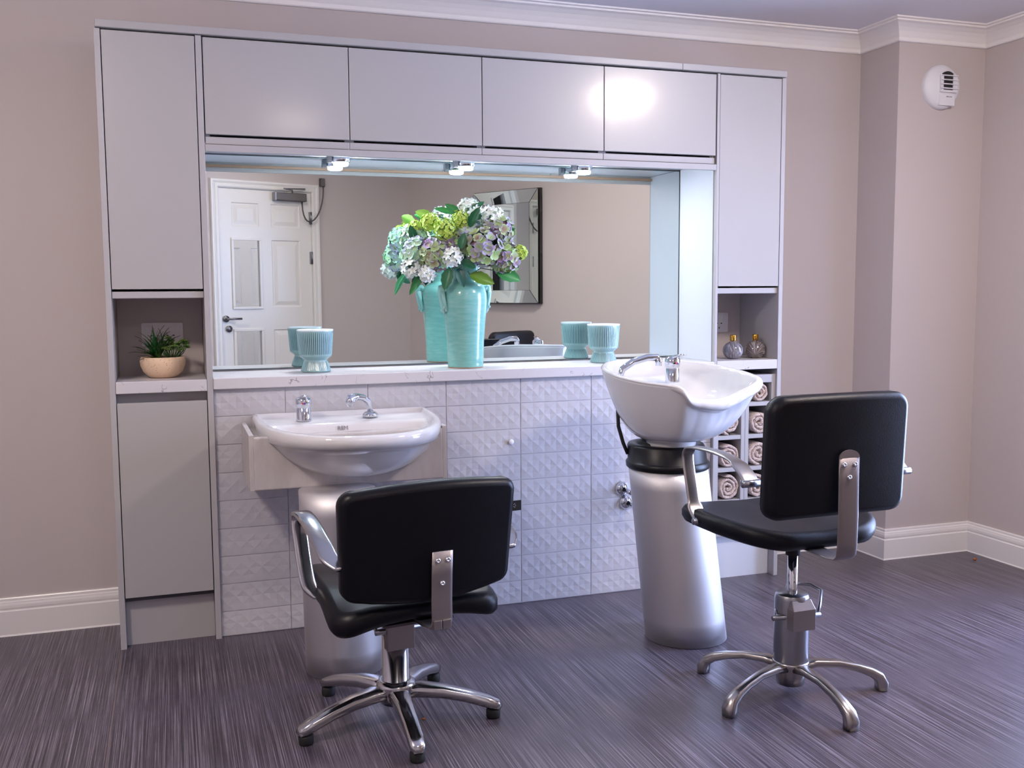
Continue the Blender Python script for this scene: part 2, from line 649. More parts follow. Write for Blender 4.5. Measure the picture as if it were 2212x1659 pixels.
def make_door(parent_name, W_, H_, glazed, detail=True):
    d = bpy.data.objects.new(parent_name, None)
    COL.objects.link(d)
    d['kind'] = 'structure'
    y0, y1 = -.046, -.004
    xa, xb, xc, xd = .13 * W_, .42 * W_, .55 * W_, .87 * W_
    rows = [(.21, .947), (1.125, 1.655), (1.755, 1.937)]
    mb = MB()
    for a, b in ((0, xa), (xb, xc), (xd, W_)):
        mb.box(a, b, y0, y1, 0.006, H_)
    zs = [0.006] + [z for r in rows for z in r] + [H_]
    for k in range(0, len(zs), 2):
        mb.box(xa, xb, y0, y1, zs[k], zs[k + 1])
        mb.box(xc, xd, y0, y1, zs[k], zs[k + 1])
    for k, (z0, z1) in enumerate(rows):
        for c, (a, b) in enumerate(((xa, xb), (xc, xd))):
            if not (glazed and c == 0 and k < 2):
                panel_field(mb, a, b, z0, z1, y1)
                mb.box(a, b, y0, y0 + .01, z0, z1)
    mb.build('door_leaf', 'white_gloss', d)
    if glazed:
        for z0, z1 in rows[:2]:
            bm_ = MB()
            for a in ((xa - .012, xb + .012, z0 - .012, z0 + .008), (xa - .012, xb + .012, z1 - .008, z1 + .012), (xa - .012, xa + .008, z0 + .008, z1 - .008), (xb - .008, xb + .012, z0 + .008, z1 - .008)):
                bm_.box(a[0], a[1], y1, y1 + .012, a[2], a[3])
            bm_.build('glazing_bead', 'white_gloss', d, 0.003)
            B(xa, xb, -.028, -.022, z0, z1).build('glass_pane', 'window_glass', d)
    return d


d1 = make_door('door_1', .783, 2.04, True)
d1.location = DOOR_O
d1.rotation_euler = (0, 0, DOOR_A)
# frame, architrave
fr = MB()
fr.box(-.012, -.002, -.1, 0.0, 0, 2.052).box(.785, .795, -.1, 0.0, 0, 2.052).box(-.012, .795, -.1, 0.0, 2.042, 2.052)
fr.build('door_frame', 'white_gloss', d1)
arch = MB()
prof = [(0.004, 0), (0.004, .012), (.012, .018), (.030, .018), (.034, .014), (.050, .022), (.064, .022), (.068, 0)]
for (px, sx) in ((-.002, -1), (.785, 1)):
    ringsA = []
    for z, e in ((0, 0), (2.042, 1)):
        ringsA.append([(px + sx * u, h, z + (u if e else 0)) for u, h in prof])
    arch.loft(ringsA, 0, False, False)
ringsA = [[(-.002 - u, h, 2.042 + u) for u, h in prof], [(.785 + u, h, 2.042 + u) for u, h in prof]]
arch.loft(ringsA, 0, False, False)
arch.build('architrave', 'white_gloss', d1)
hm = MB()
hm.lathe([(0.0, .0), (.026, 0), (.026, .008), (.0, .009)], (.03, -.002, 1.04), 20, axis='Y')
hm.v = [(x, -.004 + (-(y + .004)) if False else -y - .004, z) for x, y, z in hm.v]
hm.tube([(.03, .0, 1.04), (.03, .05, 1.04), (.045, .055, 1.04), (.135, .055, 1.04)], .009, 10)
hm.build('door_handle', 'steel', d1)
lk = MB()
lk.lathe([(0, 0), (.026, 0), (.026, .008), (0, .009)], (.05, .004, .962), 20, axis='Y')
lk.v = [(x, -y + .004, z) for x, y, z in lk.v]
lk.build('lock_rose', 'steel', d1)
for z in (1.84, 1.52):
    MB().lathe([(.008, -.05), (.008, .05)], (.785, .004, z), 10, cap0=True, cap1=True).box(.765, .785, -.004, .0, z - .05, z + .05).build('hinge', 'steel', d1)
# automatic closer, its arm and cable belong to the door
cl = thing('door_closer', 'grey box door closer with folding arm at the top of the white door', 'closer', DOOR_O, DOOR_A)
B(.46, .725, -.003, .05, 1.966, 2.03).build('closer_body', 'dark_metal', cl, 0.006)
B(.445, .462, -.002, .052, 1.964, 2.032).build('end_cap', 'steel', cl, 0.004)
MB().tube([(.60, .045, 2.03), (.60, .045, 2.05), (.50, .10, 2.055)], .006).tube([(.50, .10, 2.055), (.72, .03, 2.068)], .006).build('closer_arm', 'steel', cl)
sw = thing('cable_socket', 'small grey wall box with a looping cable beside the door head', 'cable', DOOR_O, DOOR_A)
B(.865, .905, 0, .03, 2.10, 2.165).build('wall_box', 'dark_metal', sw, 0.004)
pts = []
for k in range(15):
    t = k / 14
    pts.append((.69 + (.886 - .69) * (0.5 - 0.5 * cos(pi * t)) if True else 0, .03 + .02 * sin(pi * t), (1.965 * (1 - t) + 2.10 * t) - .25 * sin(pi * min(1, t * 1.05)) ** 0.8 * (1 - t * .35)))
MB().tube(pts, .006, 8).build('cable', 'dark_metal', sw)
# second door in the corridor
d2 = make_door('door_2', .783, 2.04, False)
d2.location = Matrix.Rotation(DOOR_A, 4, 'Z') @ Vector((.50, -1.44, 0)) + DOOR_O
d2.rotation_euler = (0, 0, DOOR_A)
ar = MB()
for k, e in enumerate((.0, .022, .044)):
    ar.box(-.075 + e * 1.0, -.055 + e, -.02, .028 - .006 * k, 0, 2.1)
ar.box(-.012, -.004, -.02, .01, 0, 2.06).box(-.075, .86, -.02, .02, 2.05, 2.12)
ar.build('architrave', 'white_gloss', d2)
for z in (1.52, .3):
    MB().lathe([(.008, -.05), (.008, .05)], (-.004, .012, z), 10, cap0=True, cap1=True).build('hinge', 'steel', d2)
lt = thing('corridor_fill_lamp', 'added unseen square lamp that lights the corridor behind the glazed door', 'lamp', Matrix.Rotation(DOOR_A, 4, 'Z') @ Vector((.75, -.75, ZC)) + DOOR_O, DOOR_A)  # unseen lamp, added to brighten the corridor through the door glass
B(-.2, .2, -.2, .2, -.03, 0).build('lamp_body', 'plastic_white', lt)
B(-.18, .18, -.18, .18, -.034, -.03).build('diffuser', 'corridor_fill_glow', lt)

# ------------------------------------------------------------------ ceiling lamps (out of frame, mirrored in the lacquer)
for i, (x, y, lb) in enumerate(((2.06, -1.68, 'round warm ceiling lamp nearest the right window'), (.37, -3.04, 'round warm ceiling lamp above the door end of the room'), (-1.25, -1.75, 'round warm ceiling lamp over the left side of the room'))):
    t = thing('ceiling_lamp', lb, 'lamp', (x, y, ZC), 0, 'warm ceiling lamps')
    MB().lathe([(.0, 0), (.165, 0), (.165, -.03), (.158, -.036), (.15, -.036)], n=32).build('lamp_body', 'plastic_white', t)
    MB().lathe([(.152, -.035), (.152, -.085), (.145, -.097), (.12, -.104), (.06, -.108), (.0, -.109)], n=32).build('diffuser', ('lamp_glow_right', 'lamp_glow_dim', 'lamp_glow_left')[i], t)

# ------------------------------------------------------------------ fitted cabinets
D = 0.309
ZT = 2.121
tl = thing('tall_cabinet', 'tall grey cabinet at the left end with an open niche holding a plant', 'cabinet')
B(-.6425, -.6235, 0, D, 0, ZT).build('side_panel', 'cabinet_edge', tl, .001)
B(-.3225, -.3025, 0, D, 0, ZT).build('side_panel', 'cabinet_edge', tl, .001)
B(-.6225, -.3235, .02, D, 1.232, 1.25).build('niche_top', 'cabinet_edge', tl)
B(-.6225, -.3235, .02, D, 2.1, 2.12).build('carcass_top', 'cabinet_edge', tl)
B(-.6205, -.3255, 0, .019, 1.2595, 2.1175).build('upper_door', 'cabinet_lacquer', tl, .0012)
B(-.6225, -.3235, .010, .02, 1.228, 1.2515).build('handle_rail', 'cabinet_edge', tl, .002)
B(-.6225, -.3235, -.001, D, .9015, .9425).build('niche_shelf', 'worktop_laminate', tl, .002)
B(-.6205, -.3255, 0, .019, .183, .8685).build('lower_door', 'cabinet_lacquer', tl, .0012)
B(-.6225, -.3235, .046, .06, .860, .9015).build('recess_rail', 'cabinet_edge', tl)
B(-.6225, -.3235, .045, .062, 0, .182).build('plinth', 'cabinet_edge', tl)
B(-.6225, -.3235, .022, D, .165, .183).build('carcass_base', 'shadow_gap', tl)
B(-.6225, -.3235, .30, .3095, .9425, 1.232).build('back_panel', 'wall_paint', tl)

tr = thing('tall_cabinet', 'tall grey cabinet at the right end holding bottles and rolled towels', 'cabinet')
B(1.7065, 1.7185, 0, D, 0, ZT).build('side_panel', 'cabinet_edge', tr, .001)
B(2.0135, 2.0325, 0, D, 0, ZT).build('side_panel', 'cabinet_edge', tr, .001)
B(1.7195, 2.0125, .02, D, 1.232, 1.25).build('niche_top', 'cabinet_edge', tr)
B(1.7195, 2.0125, .02, D, 2.1, 2.12).build('carcass_top', 'cabinet_edge', tr)
B(1.7195, 2.0105, 0, .019, 1.2585, 2.1175).build('upper_door', 'cabinet_lacquer', tr, .0012)
B(1.7195, 2.0125, .010, .02, 1.228, 1.2515).build('handle_rail', 'cabinet_edge', tr, .002)
B(1.7195, 2.0125, -.001, D, .907, .947).build('niche_shelf', 'worktop_laminate', tr, .002)
B(1.7195, 2.0125, .045, .062, 0, .19).build('plinth', 'reveal_white', tr)
B(1.7195, 2.0125, .30, .3095, .947, 1.232).build('back_panel', 'wall_paint', tr)

# pigeon-hole racks
for k, (x0, lb) in enumerate(((1.7200, 'left grey pigeonhole rack of towel cubbies under the right niche'), (1.8670, 'right grey pigeonhole rack of towel cubbies under the right niche'))):
    x1 = x0 + .1460
    t = thing('pigeonhole_rack', lb, 'rack')
    z0, z1 = .19, .8825
    B(x0, x0 + .018, .012, .29, z0, z1).build('side_panel', 'cabinet_edge', t, .001)
    B(x1 - .018, x1, .012, .29, z0, z1).build('side_panel', 'cabinet_edge', t, .001)
    B(x0 + .018, x1 - .018, .012, .29, .848, z1).build('top_rail', 'cabinet_edge', t, .001)
    B(x0 + .018, x1 - .018, .28, .29, z0, .848).build('back_panel', 'cabinet_edge', t)
    for j in range(5):
        B(x0 + .018, x1 - .018, .014, .28, .192 + .139 * j, .210 + .139 * j).build('shelf', 'cabinet_edge', t, .001)

# overhead cabinets
names = ['first overhead cupboard beside the tall left cabinet, above the mirrored door', 'second overhead cupboard from the left, above the left cup and vase gap', 'third overhead cupboard from the left, above the flowers and right cup', 'fourth overhead cupboard beside the tall right cabinet']
X0, DWD = -.3002, .5005
for k in range(4):
    a, b = X0 + k * DWD + .0005, X0 + (k + 1) * DWD - .0005
    a = max(a, -.3020)
    t = thing('wall_cabinet', names[k], 'cabinet', group='overhead cupboards')
    mb = MB()
    mb.box(a, a + .016, .021, D, 1.784, 2.12).box(b - .016, b, .021, D, 1.784, 2.12).box(a + .016, b - .016, .021, D, 2.104, 2.12).box(a + .016, b - .016, .3, D, 1.784, 2.104)
    mb.build('carcass', 'cabinet_edge', t)
    B(a + .0012, b - .0012, 0, .019, 1.7915, 2.1165).build('door', 'cabinet_lacquer', t, .0012)
    B(a, b, .009, .0205, 1.759, 1.784).build('handle_rail', 'cabinet_edge', t, .002)
    B(a, b, .021, D, 1.768, 1.784).build('base_panel', 'reveal_white', t)

t = thing('cornice_board', 'flat grey fascia board capping the whole run of cabinets', 'board')
B(-.6385, 1.5405, -.009, D, 2.1235, 2.149).build('board', 'cabinet_lacquer', t, .0025)
B(1.5410, 2.0305, -.009, D, 2.1235, 2.149).build('board', 'cabinet_lacquer', t, .0025)
t = B(-.3015, 1.7055, 0, .018, 1.733, 1.757).build('light_pelmet', 'cabinet_edge', None, .002)
tag(t, 'slim grey pelmet strip hiding the spotlights under the overhead cupboards', 'pelmet')
t = B(-.3020, 1.7060, .0195, .036, 1.748, 1.758).build('pelmet_batten', 'edge_band', None)
tag(t, 'pale timber batten fixed behind the light pelmet', 'batten')

# mirror, reveals, worktop
mt = thing('wall_mirror', 'wide frameless wall mirror at the back of the lit alcove', 'mirror')
B(-.2985, 1.7005, .303, .3095, .9505, 1.7640).build('mirror_edge', 'mirror_edge', mt)
B(-.2955, 1.6975, .3024, .3028, .9535, 1.7610).build('mirror_face', 'mirror_glass', mt)
t = B(-.3020, 1.7060, -.003, .3095, .905, .945).build('worktop', 'worktop_laminate', None, .003)
tag(t, 'long white marbled worktop ledge below the wide mirror', 'worktop')
t = thing('end_panel', 'glossy white lining panel on the right side of the mirror alcove', 'panel')
B(1.7022, 1.7062, .02, .302, .9455, 1.7665).build('lining', 'reveal_white', t)

# ------------------------------------------------------------------ tiled panel
tw = struct(B(-.3020, 1.7060, .0224, .06, 0, .904).build('wall_tiled', 'grout'))


def tile_mesh(w, h, seed, ox=0.0, oz=0.0):
    """facetted tile face in the xz plane, front at y=-0.0075..-0.004; lattice cut by ox for part tiles"""
    rnd = random.Random(seed)
    FW, FH = .2985, .0995
    nx, nz_ = 12, 4
    mb = MB()
    fx = sorted(set([0.0, w] + [FW * i / nx for i in range(1, nx) if 0.006 < FW * i / nx < w - 0.006]))
    fz = [h * j / nz_ for j in range(nz_ + 1)]
    idx = {}
    vs = []
    for j, z in enumerate(fz):
        for i, x in enumerate(fx):
            e = j in (0, nz_)
            gi = round(x / FW * nx)
            dz = 0
            dx = 0
            if e:
                dep = 0.0008
            else:
                hi = (gi + j) % 2 == 0
                dep = (0.0022 if hi else 0.0004) + rnd.uniform(-.0003, .0003)
                dx = rnd.uniform(-.003, .003) if 0 < i < len(fx) - 1 else 0
                dz = rnd.uniform(-.003, .003)
            idx[i, j] = len(vs)
            vs.append((x + dx, -.004 - dep, z + dz))
    fs = []
    for j in range(nz_):
        for i in range(len(fx) - 1):
            a, b, c, d = idx[i, j], idx[i + 1, j], idx[i + 1, j + 1], idx[i, j + 1]
            gi = round(fx[i] / FW * nx)
            if (gi + j) % 2 == 0:
                fs += [(a, b, c), (a, c, d)]
            else:
                fs += [(a, b, d), (b, c, d)]
    mb.add(vs, fs)
    per = [idx[i, 0] for i in range(len(fx))] + [idx[len(fx) - 1, j] for j in range(1, nz_ + 1)] + [idx[i, nz_] for i in range(len(fx) - 2, -1, -1)] + [idx[0, j] for j in range(nz_ - 1, 0, -1)]
    n0 = len(mb.v)
    ring = [mb.v[i] for i in per]
    back = [(x, 0.004, z) for x, y, z in ring]
    mb.add(ring + back, [(i, len(ring) + i, len(ring) + (i + 1) % len(ring), (i + 1) % len(ring)) for i in range(len(ring))])
    return mb.mesh('tile', 'tile_glaze')


cache = {}
TX = -.0526
cols = [(-.3005, TX - .0015)]
for k in range(6):
    cols.append((TX + .302 * k + .0015 if k else TX + .0015, min(TX + .302 * (k + 1) - .0015, 1.7045)))
zl = .0928
rows = [(0.003, zl - .0012)] + [(zl + .102 * j + .0012, min(zl + .102 * (j + 1) - .0012, .9035)) for j in range(8)]
for ci, (xa, xb) in enumerate(cols):
    for ri, (za, zb) in enumerate(rows):
        key = (round(xb - xa, 4), round(zb - za, 4), (ci * 3 + ri) % 3)
        if key not in cache:
            cache[key] = tile_mesh(xb - xa, zb - za, hash(key[2] + 5))
        o = link('tile', cache[key], tw)
        o.location = (xa, .0235, za)
t = MB().lathe([(0, .0), (.0105, 0), (.0105, -.003), (.009, -.0042), (0, -.0045)], (.8117, .0135, .6548), 20, axis='Y')
t.v = [(x, .0135 - (y - .0135), z) for x, y, z in t.v]
tag(t.build('cover_cap', 'plastic_white'), 'small round white cap on the tiles between the basins', 'cap')

# ------------------------------------------------------------------ spotlights
for i, x in enumerate((.203, .703, 1.213)):
    t = thing('spotlight', ('round chrome spotlight under the pelmet, above the left cup', 'round chrome spotlight under the pelmet, above the flower vase', 'round chrome spotlight under the pelmet, above the right cup')[i], 'light', (x, .232, 1.767), 0, 'alcove spotlights')
    MB().lathe([(0, 0), (.036, 0), (.036, -.026), (.032, -.029), (.029, -.028)], n=28).build('housing', 'chrome', t)
    B(-.052, -.034, -.014, .014, -.03, 0).build('connector', 'steel', t, .002)
    MB().lathe([(.029, -.026), (.0285, -.036), (.025, -.0395), (.012, -.041), (0, -.0412)], n=28).build('lens', 'led_glow', t)
# ------------------------------------------------------------------ sockets and vent
def socket(name, label, x, z, w=.146, h=.087, flap=False):
    t = thing(name, label, 'socket', (x, .2985 if True else 0, z))
    mb = MB()
    mb.prism(rrect(w, h, .006), 0, .008)
    mb.v = [(a, -c, b) for a, b, c in mb.v]
    mb.build('plate', 'socket_white', t, .002)
    for s in (-1, 1):
        B(s * .054 - .008, s * .054 + .008, -.0105, -.008, .004, .034).build('rocker_switch', 'socket_white', t, .002)
        hm = MB()
        for dx, dz in ((-.011 * 1 + s * .028, -.004), (.011 + s * .028, -.004)):
            hm.box(dx - .0035, dx + .0035, -.0084, -.008, dz - .0025, dz + .0025)
        hm.box(s * .028 - .002, s * .028 + .002, -.0084, -.008, -.028, -.02)
        hm.build('pin_hole', 'socket_hole', t)['kind'] = 'stuff'
    return t


socket('wall_socket', 'white double wall socket behind the plant in the left niche', -.467, 1.092)
socket('wall_socket', 'white double wall socket behind the bottles in the right niche', 1.872, 1.0975)

vt = thing('extractor_vent', 'round white extractor fan vent high on the chimney breast', 'vent', (2.868, YC, 2.142))
n = 40
mb = MB().lathe([(.098, 0), (.098, .014), (.094, .02), (.080, .034), (.0, .040)], n=48)
mb.v = [(x, -z, y) for x, y, z in mb.v]
mb.build('cover', 'plastic_white', vt)
# grille recess: dark throat with slats
def arc_open(w, z0, z1, r, k=10):
    pts = [(-w, z0), (w, z0)]
    a0 = math.asin(min(1, w / r))
    for i in range(k + 1):
        a = a0 - 2 * a0 * i / k
        pts.append((r * sin(a), r * cos(a) + z1 - r))
    return pts
gm = MB().prism(arc_open(.028, -.018, .064, .046), 0, .0425)
gm.v = [(x + .010, -z, y) for x, y, z in gm.v]
gm.build('throat', 'socket_hole', vt)
for a in ((-.032, -.016, -.02, .048), (.036, .060, -.02, .048), (-.032, .060, -.028, -.018)):
    B(a[0], a[1], -.046, -.036, a[2], a[3]).build('grille_frame', 'plastic_white', vt, .001)
for k in range(4):
    z = -.012 + k * .0185
    B(-.033 + .003 * (k == 3), .061 - .004 * (k == 3), -.054, -.0425, z - .0020, z + .0020).build('slat', 'plastic_white', vt)
mb = MB().prism(arc_open(.042, -.084, -.030, .2, 6), .030, .0372)
mb.v = [(x + .012, -z, y) for x, y, z in mb.v]
mb.build('lower_plate', 'plastic_white', vt, .001)


def text(name, body, size, loc, rot, matn, parent, ext=0.0004):
    cu = bpy.data.curves.new(name, 'FONT')
    cu.body = body
    cu.size = size
    cu.extrude = ext
    cu.align_x = 'CENTER'
    cu.align_y = 'CENTER'
    o = bpy.data.objects.new(name, cu)
    COL.objects.link(o)
    dg = bpy.context.evaluated_depsgraph_get()
    me = bpy.data.meshes.new_from_object(o.evaluated_get(dg))
    bpy.data.objects.remove(o)
    me.materials.clear()
    me.materials.append(MATS[matn])
    o = bpy.data.objects.new(name, me)
    COL.objects.link(o)
    o.parent = parent
    o.location = loc
    o.rotation_euler = rot
    return o


text('brand_print', 'AIRFLOW', .0075, (.022, -.0378, -.046), (pi / 2, 0, 0), 'print_grey', vt)

# ------------------------------------------------------------------ ribbed cups
def cup(label, x, y):
    t = thing('ribbed_cup', label, 'cup', (x, y, .9452), 0, 'ribbed celadon cups')
    NR = 54
    N = NR * 4
    prof = [(.0, .0, 0), (.052, .0, 0), (.056, .004, 0), (.0555, .008, .7), (.0455, .038, 1), (.043, .043, .2), (.043, .046, 0), (.046, .049, 0), (.060, .060, 0), (.0612, .064, .3), (.0618, .070, 1), (.0655, .120, 1), (.0672, .143, .8), (.0682, .152, .15), (.0688, .158, 0), (.0680, .1605, 0), (.0655, .158, 0), (.0640, .150, 0), (.058, .075, 0), (.04, .064, 0), (0, .062, 0)]
    pale, deep, lip = lin((158, 196, 196)), lin((34, 74, 86)), lin((222, 228, 232))
    rings, cols_ = [], []
    for r, z, rib in prof:
        ring = []
        for i in range(N):
            a = 2 * pi * i / N
            ph = (i % 4)
            k = (0.0, .6, 1.0, .6)[ph]
            rr = r - .0022 * rib * k
            ring.append((rr * cos(a), rr * sin(a), z))
            if z > .155 and r > .06:
                c = lip
            else:
                c = tuple(p * (1 - rib * k) + d * rib * k for p, d in zip(pale, deep))
                if rib < .5:
                    c = tuple(p * .7 + d * .3 for p, d in zip(pale, deep))
            cols_.append((*c[:3], 1))
        rings.append(ring)
    MB().loft(rings, 0, True, True, cols=cols_).build('cup_body', 'cup_glaze', t)


cup('ribbed celadon footed cup on the worktop left of the flowers', .078, .15)
cup('ribbed celadon footed cup on the worktop behind the right basin tap', 1.270, .155)

# ------------------------------------------------------------------ vase with flowers
VX, VY, VZ = .663, .13, .9455
vt = thing('vase', 'tall celadon glazed vase with two scroll handles holding hydrangeas', 'vase', (VX, VY, VZ), radians(8))
MB().lathe([(0, .0), (.069, .0), (.071, .006), (.0715, .013), (.070, .019), (.0715, .024), (.072, .05), (.0735, .10), (.079, .17), (.0845, .225), (.087, .262), (.086, .29), (.079, .314), (.067, .329), (.056, .336), (.052, .343), (.051, .365), (.052, .40), (.056, .418), (.056, .424), (.052, .424), (.048, .40), (.046, .34), (.05, .30), (0, .28)], n=48).build('vase_body', 'celadon', vt)
MB().lathe([(.0, -.0004), (.0695, -.0004), (.0705, .004), (.0, .004)], n=48).build('foot_rim', 'vase_foot', vt)
for s in (-1, 1):
    a = []
    for x, z in ((.084, .215), (.092, .235), (.099, .265), (.103, .295), (.099, .315), (.090, .318), (.083, .308), (.085, .297)):
        a.append((s * x, 0, z))
    hb = MB().tube(a, [.011, .012, .012, .0125, .0145, .015, .014, .010], 12)
    hb.tube([(s * .084, -.016, .222), (s * .094, -.014, .262), (s * .100, -.012, .30)], [.007, .008, .009], 8)
    hb.tube([(s * .084, .016, .222), (s * .094, .014, .262), (s * .100, .012, .30)], [.007, .008, .009], 8)
    hb.lathe([(0, -.007), (.005, -.005), (.007, 0), (.005, .005), (0, .007)], (s * .096, -.017, .238), 10)
    hb.lathe([(0, -.007), (.005, -.005), (.007, 0), (.005, .005), (0, .007)], (s * .098, .004, .226), 10)
    hb.build('scroll_handle', 'celadon_pale', vt)


def basis(nv):
    nv = nv.normalized()
    a = Vector((0, 0, 1)) if abs(nv.z) < .9 else Vector((1, 0, 0))
    u = nv.cross(a).normalized()
    return u, nv.cross(u), nv


def mixc(a, b, t):
    return tuple(p * (1 - t) + q * t for p, q in zip(a, b))


def petal(mb, c, u, v, nn, ang, L, Wd, cup_, c0, c1, pts=5):
    d = u * cos(ang) + v * sin(ang)
    s = -u * sin(ang) + v * cos(ang)
    vs = [c, c + d * L * .45 + s * Wd * .5 + nn * cup_ * .4, c + d * L * .85 + s * Wd * .38 + nn * cup_ * .9, c + d * L + nn * cup_, c + d * L * .85 - s * Wd * .38 + nn * cup_ * .9, c + d * L * .45 - s * Wd * .5 + nn * cup_ * .4, c + d * L * .55 + nn * cup_ * .1]
    cc = [c0, mixc(c0, c1, .5), c1, c1, c1, mixc(c0, c1, .5), mixc(c0, c1, .3)]
    mb.add(vs, [(0, 1, 6), (1, 2, 6), (2, 3, 6), (3, 4, 6), (4, 5, 6), (5, 0, 6)], 0, True, [(*x[:3], 1) for x in cc])


def flower_head(c, R_, axis, kind, rnd):
    """one round flower head of many florets"""
    mb = MB()
    c = Vector(c)
    if kind == 'mauve':
        n, fl, pw, pc = 85, .022, .024, 4
    elif kind == 'pale':
        n, fl, pw, pc = 75, .021, .023, 4
    elif kind == 'white':
        n, fl, pw, pc = 26, .019, .0115, 5
    else:
        n, fl, pw, pc = 95, .0085, .0075, 5
    # core
    N = 10
    core = lin((36, 66, 38)) if kind != 'lime' else lin((120, 150, 50))
    rings = []
    for j in range(7):
        ph = pi * j / 6
        rings.append([tuple(c + Vector((sin(ph) * cos(2 * pi * i / N), sin(ph) * sin(2 * pi * i / N), cos(ph))) * R_ * (.3 if kind == 'white' else .72)) for i in range(N)])
    mb.loft(rings, 0, True, True, cols=[(*core[:3], 1)] * (7 * N))
    ga = pi * (3 - sqrt(5))
    for i in range(n):
        z = 1 - 2 * (i + .5) / n
        r = sqrt(1 - z * z)
        d = Vector((r * cos(ga * i), r * sin(ga * i), z))
        d = (d + Vector((rnd.uniform(-.12, .12), rnd.uniform(-.12, .12), rnd.uniform(-.12, .12)))).normalized()
        if d.dot(axis) < -.72:
            continue
        p = c + d * R_ * rnd.uniform(.86, 1.04)
        u, v, nn = basis(d)
        a0 = rnd.uniform(0, 6.28)
        if kind == 'mauve':
            c0 = mixc(lin((150, 182, 96)), lin((140, 62, 78)), rnd.random() ** 2 * .9)
            c1 = mixc(lin((168, 146, 204)), lin((176, 210, 150)), rnd.choice((.0, .12, .3, .9, 1.0)))
        elif kind == 'pale':
            c0 = lin((196, 220, 176))
            c1 = mixc(lin((182, 180, 228)), lin((164, 222, 184)), rnd.choice((.0, .2, .8, 1.0)))
        elif kind == 'white':
            c0, c1 = lin((226, 234, 214)), lin((238, 240, 244))
        else:
            c0 = lin((170, 196, 60))
            c1 = mixc(lin((206, 226, 130)), lin((168, 200, 74)), rnd.random())
        for k in range(pc):
            petal(mb, p, u, v, nn, a0 + 2 * pi * k / pc + rnd.uniform(-.12, .12), fl * rnd.uniform(.85, 1.1), pw, fl * rnd.uniform(.05, .4), c0, c1)
        if kind == 'lime':
            pass
    return mb


def leaf_mb(c, d, up_, L, Wd, col, serr=False, droop=.25):
    c, d = Vector(c), Vector(d).normalized()
    s = d.cross(Vector(up_)).normalized()
    nn = s.cross(d)
    mb = MB()
    K = 8
    vs, fs, cs = [], [], []
    for i in range(K + 1):
        t = i / K
        w = Wd * sin(pi * min(1, t * .92 + .04)) ** .8 * (1 - .35 * t)
        if i == K:
            w = 0.0005
        if serr and 0 < i < K:
            w *= 1.06 if i % 2 else .94
        mid = c + d * (L * t) - nn * (droop * L * t * t)
        for k, f in enumerate((-1, -.5, 0, .5, 1)):
            vs.append(mid + s * (w * f * .5) + nn * (abs(f) * w * .18))
            sh = 1.25 if k == 2 else 1.0
            cs.append((*(min(1, q * sh) for q in col[:3]), 1))
    for i in range(K):
        for k in range(4):
            a = i * 5 + k
            fs.append((a, a + 1, a + 6, a + 5))
    mb.add(vs, fs, 0, True, cs)
    return mb


rnd = random.Random(21)
VC = Vector((VX, VY, 0))
RC = Vector((cos(YAW), -sin(YAW), 0))      # right as seen along the room diagonal
FC = Vector((sin(YAW), cos(YAW), 0))


def bq(px, py, dep):
    """bouquet placement: lateral/vertical offsets (in cm-like photo units) from the vase axis, dep towards the viewer"""
    s = .00186
    return VC + RC * ((px - 1007) * s) - FC * dep + Vector((0, 0, VZ + (793 - py) * s + .055 * 0))


heads = [
    ('mauve', 1050, 542, .085, .074, 'largest mauve and green hydrangea, front right above the vase neck'),
    ('mauve', 1090, 562, .045, .060, 'mauve green hydrangea at the far right, over the serrated leaf'),
    ('mauve', 1078, 508, .035, .060, 'mauve green hydrangea at the upper right, below the white stars'),
    ('mauve', 948, 556, .070, .066, 'mauve green hydrangea at the centre left, beside the front white stars'),
    ('mauve', 985, 535, .050, .052, 'small mauve hydrangea just under the lime centre flower'),
    ('pale', 908, 552, .045, .060, 'pale lilac green hydrangea at the left of the bouquet'),
    ('pale', 902, 520, .000, .052, 'pale hydrangea at the upper left behind the lime flowers'),
    ('pale', 1018, 512, .030, .056, 'pale hydrangea in the middle between lime and mauve flowers'),
    ('lime', 970, 506, .105, .042, 'lime green snowball flower at the centre of the bouquet'),
    ('lime', 1002, 486, .065, .038, 'lime green snowball flower just below the top white stars'),
    ('lime', 938, 490, .045, .038, 'lime green snowball flower at the upper left'),
    ('lime', 906, 500, .020, .030, 'lime green snowball flower at the far left of the bouquet'),
    ('lime', 1124, 552, .045, .028, 'lime green snowball flower poking out at the far right'),
    ('white', 985, 562, .128, .034, 'white star flower cluster hanging at the front centre above the vase'),
    ('white', 1018, 464, .035, .044, 'white star flower cluster at the very top of the bouquet'),
    ('white', 1066, 480, .045, .044, 'white star flower cluster at the upper right of the bouquet'),
    ('white', 898, 582, .080, .036, 'white star flower cluster at the lower left edge'),
    ('white', 932, 594, .095, .030, 'white star flower cluster lowest at the left of the vase'),
]
for kind, px, py, dep, R_, lb in heads:
    c = bq(px, py, dep)
    if c.y > .255 - R_ * .2:
        c.y = .255 - R_ * .2
    t = thing({'mauve': 'hydrangea', 'pale': 'hydrangea', 'lime': 'snowball_flower', 'white': 'star_flower'}[kind], lb, 'flower', (VX, VY, VZ + .40), 0, 'flowers in the celadon vase')
    base = Vector((VX, VY, VZ + .40))
    axis = (c - (base + Vector((0, 0, -.05)))).normalized()
    hb = flower_head(c - base, R_, axis, kind, rnd)
    ho = hb.build('flower_head', 'petal', t)
    ho['kind'] = 'stuff'
    c2 = c - base
    MB().tube([(rnd.uniform(-.015, .015), rnd.uniform(-.015, .015), -.06), tuple(c2 * .4 + Vector((0, 0, .02))), tuple(c2 - axis * R_ * .6)], .003, 6).build('stem', 'stem_green', t)

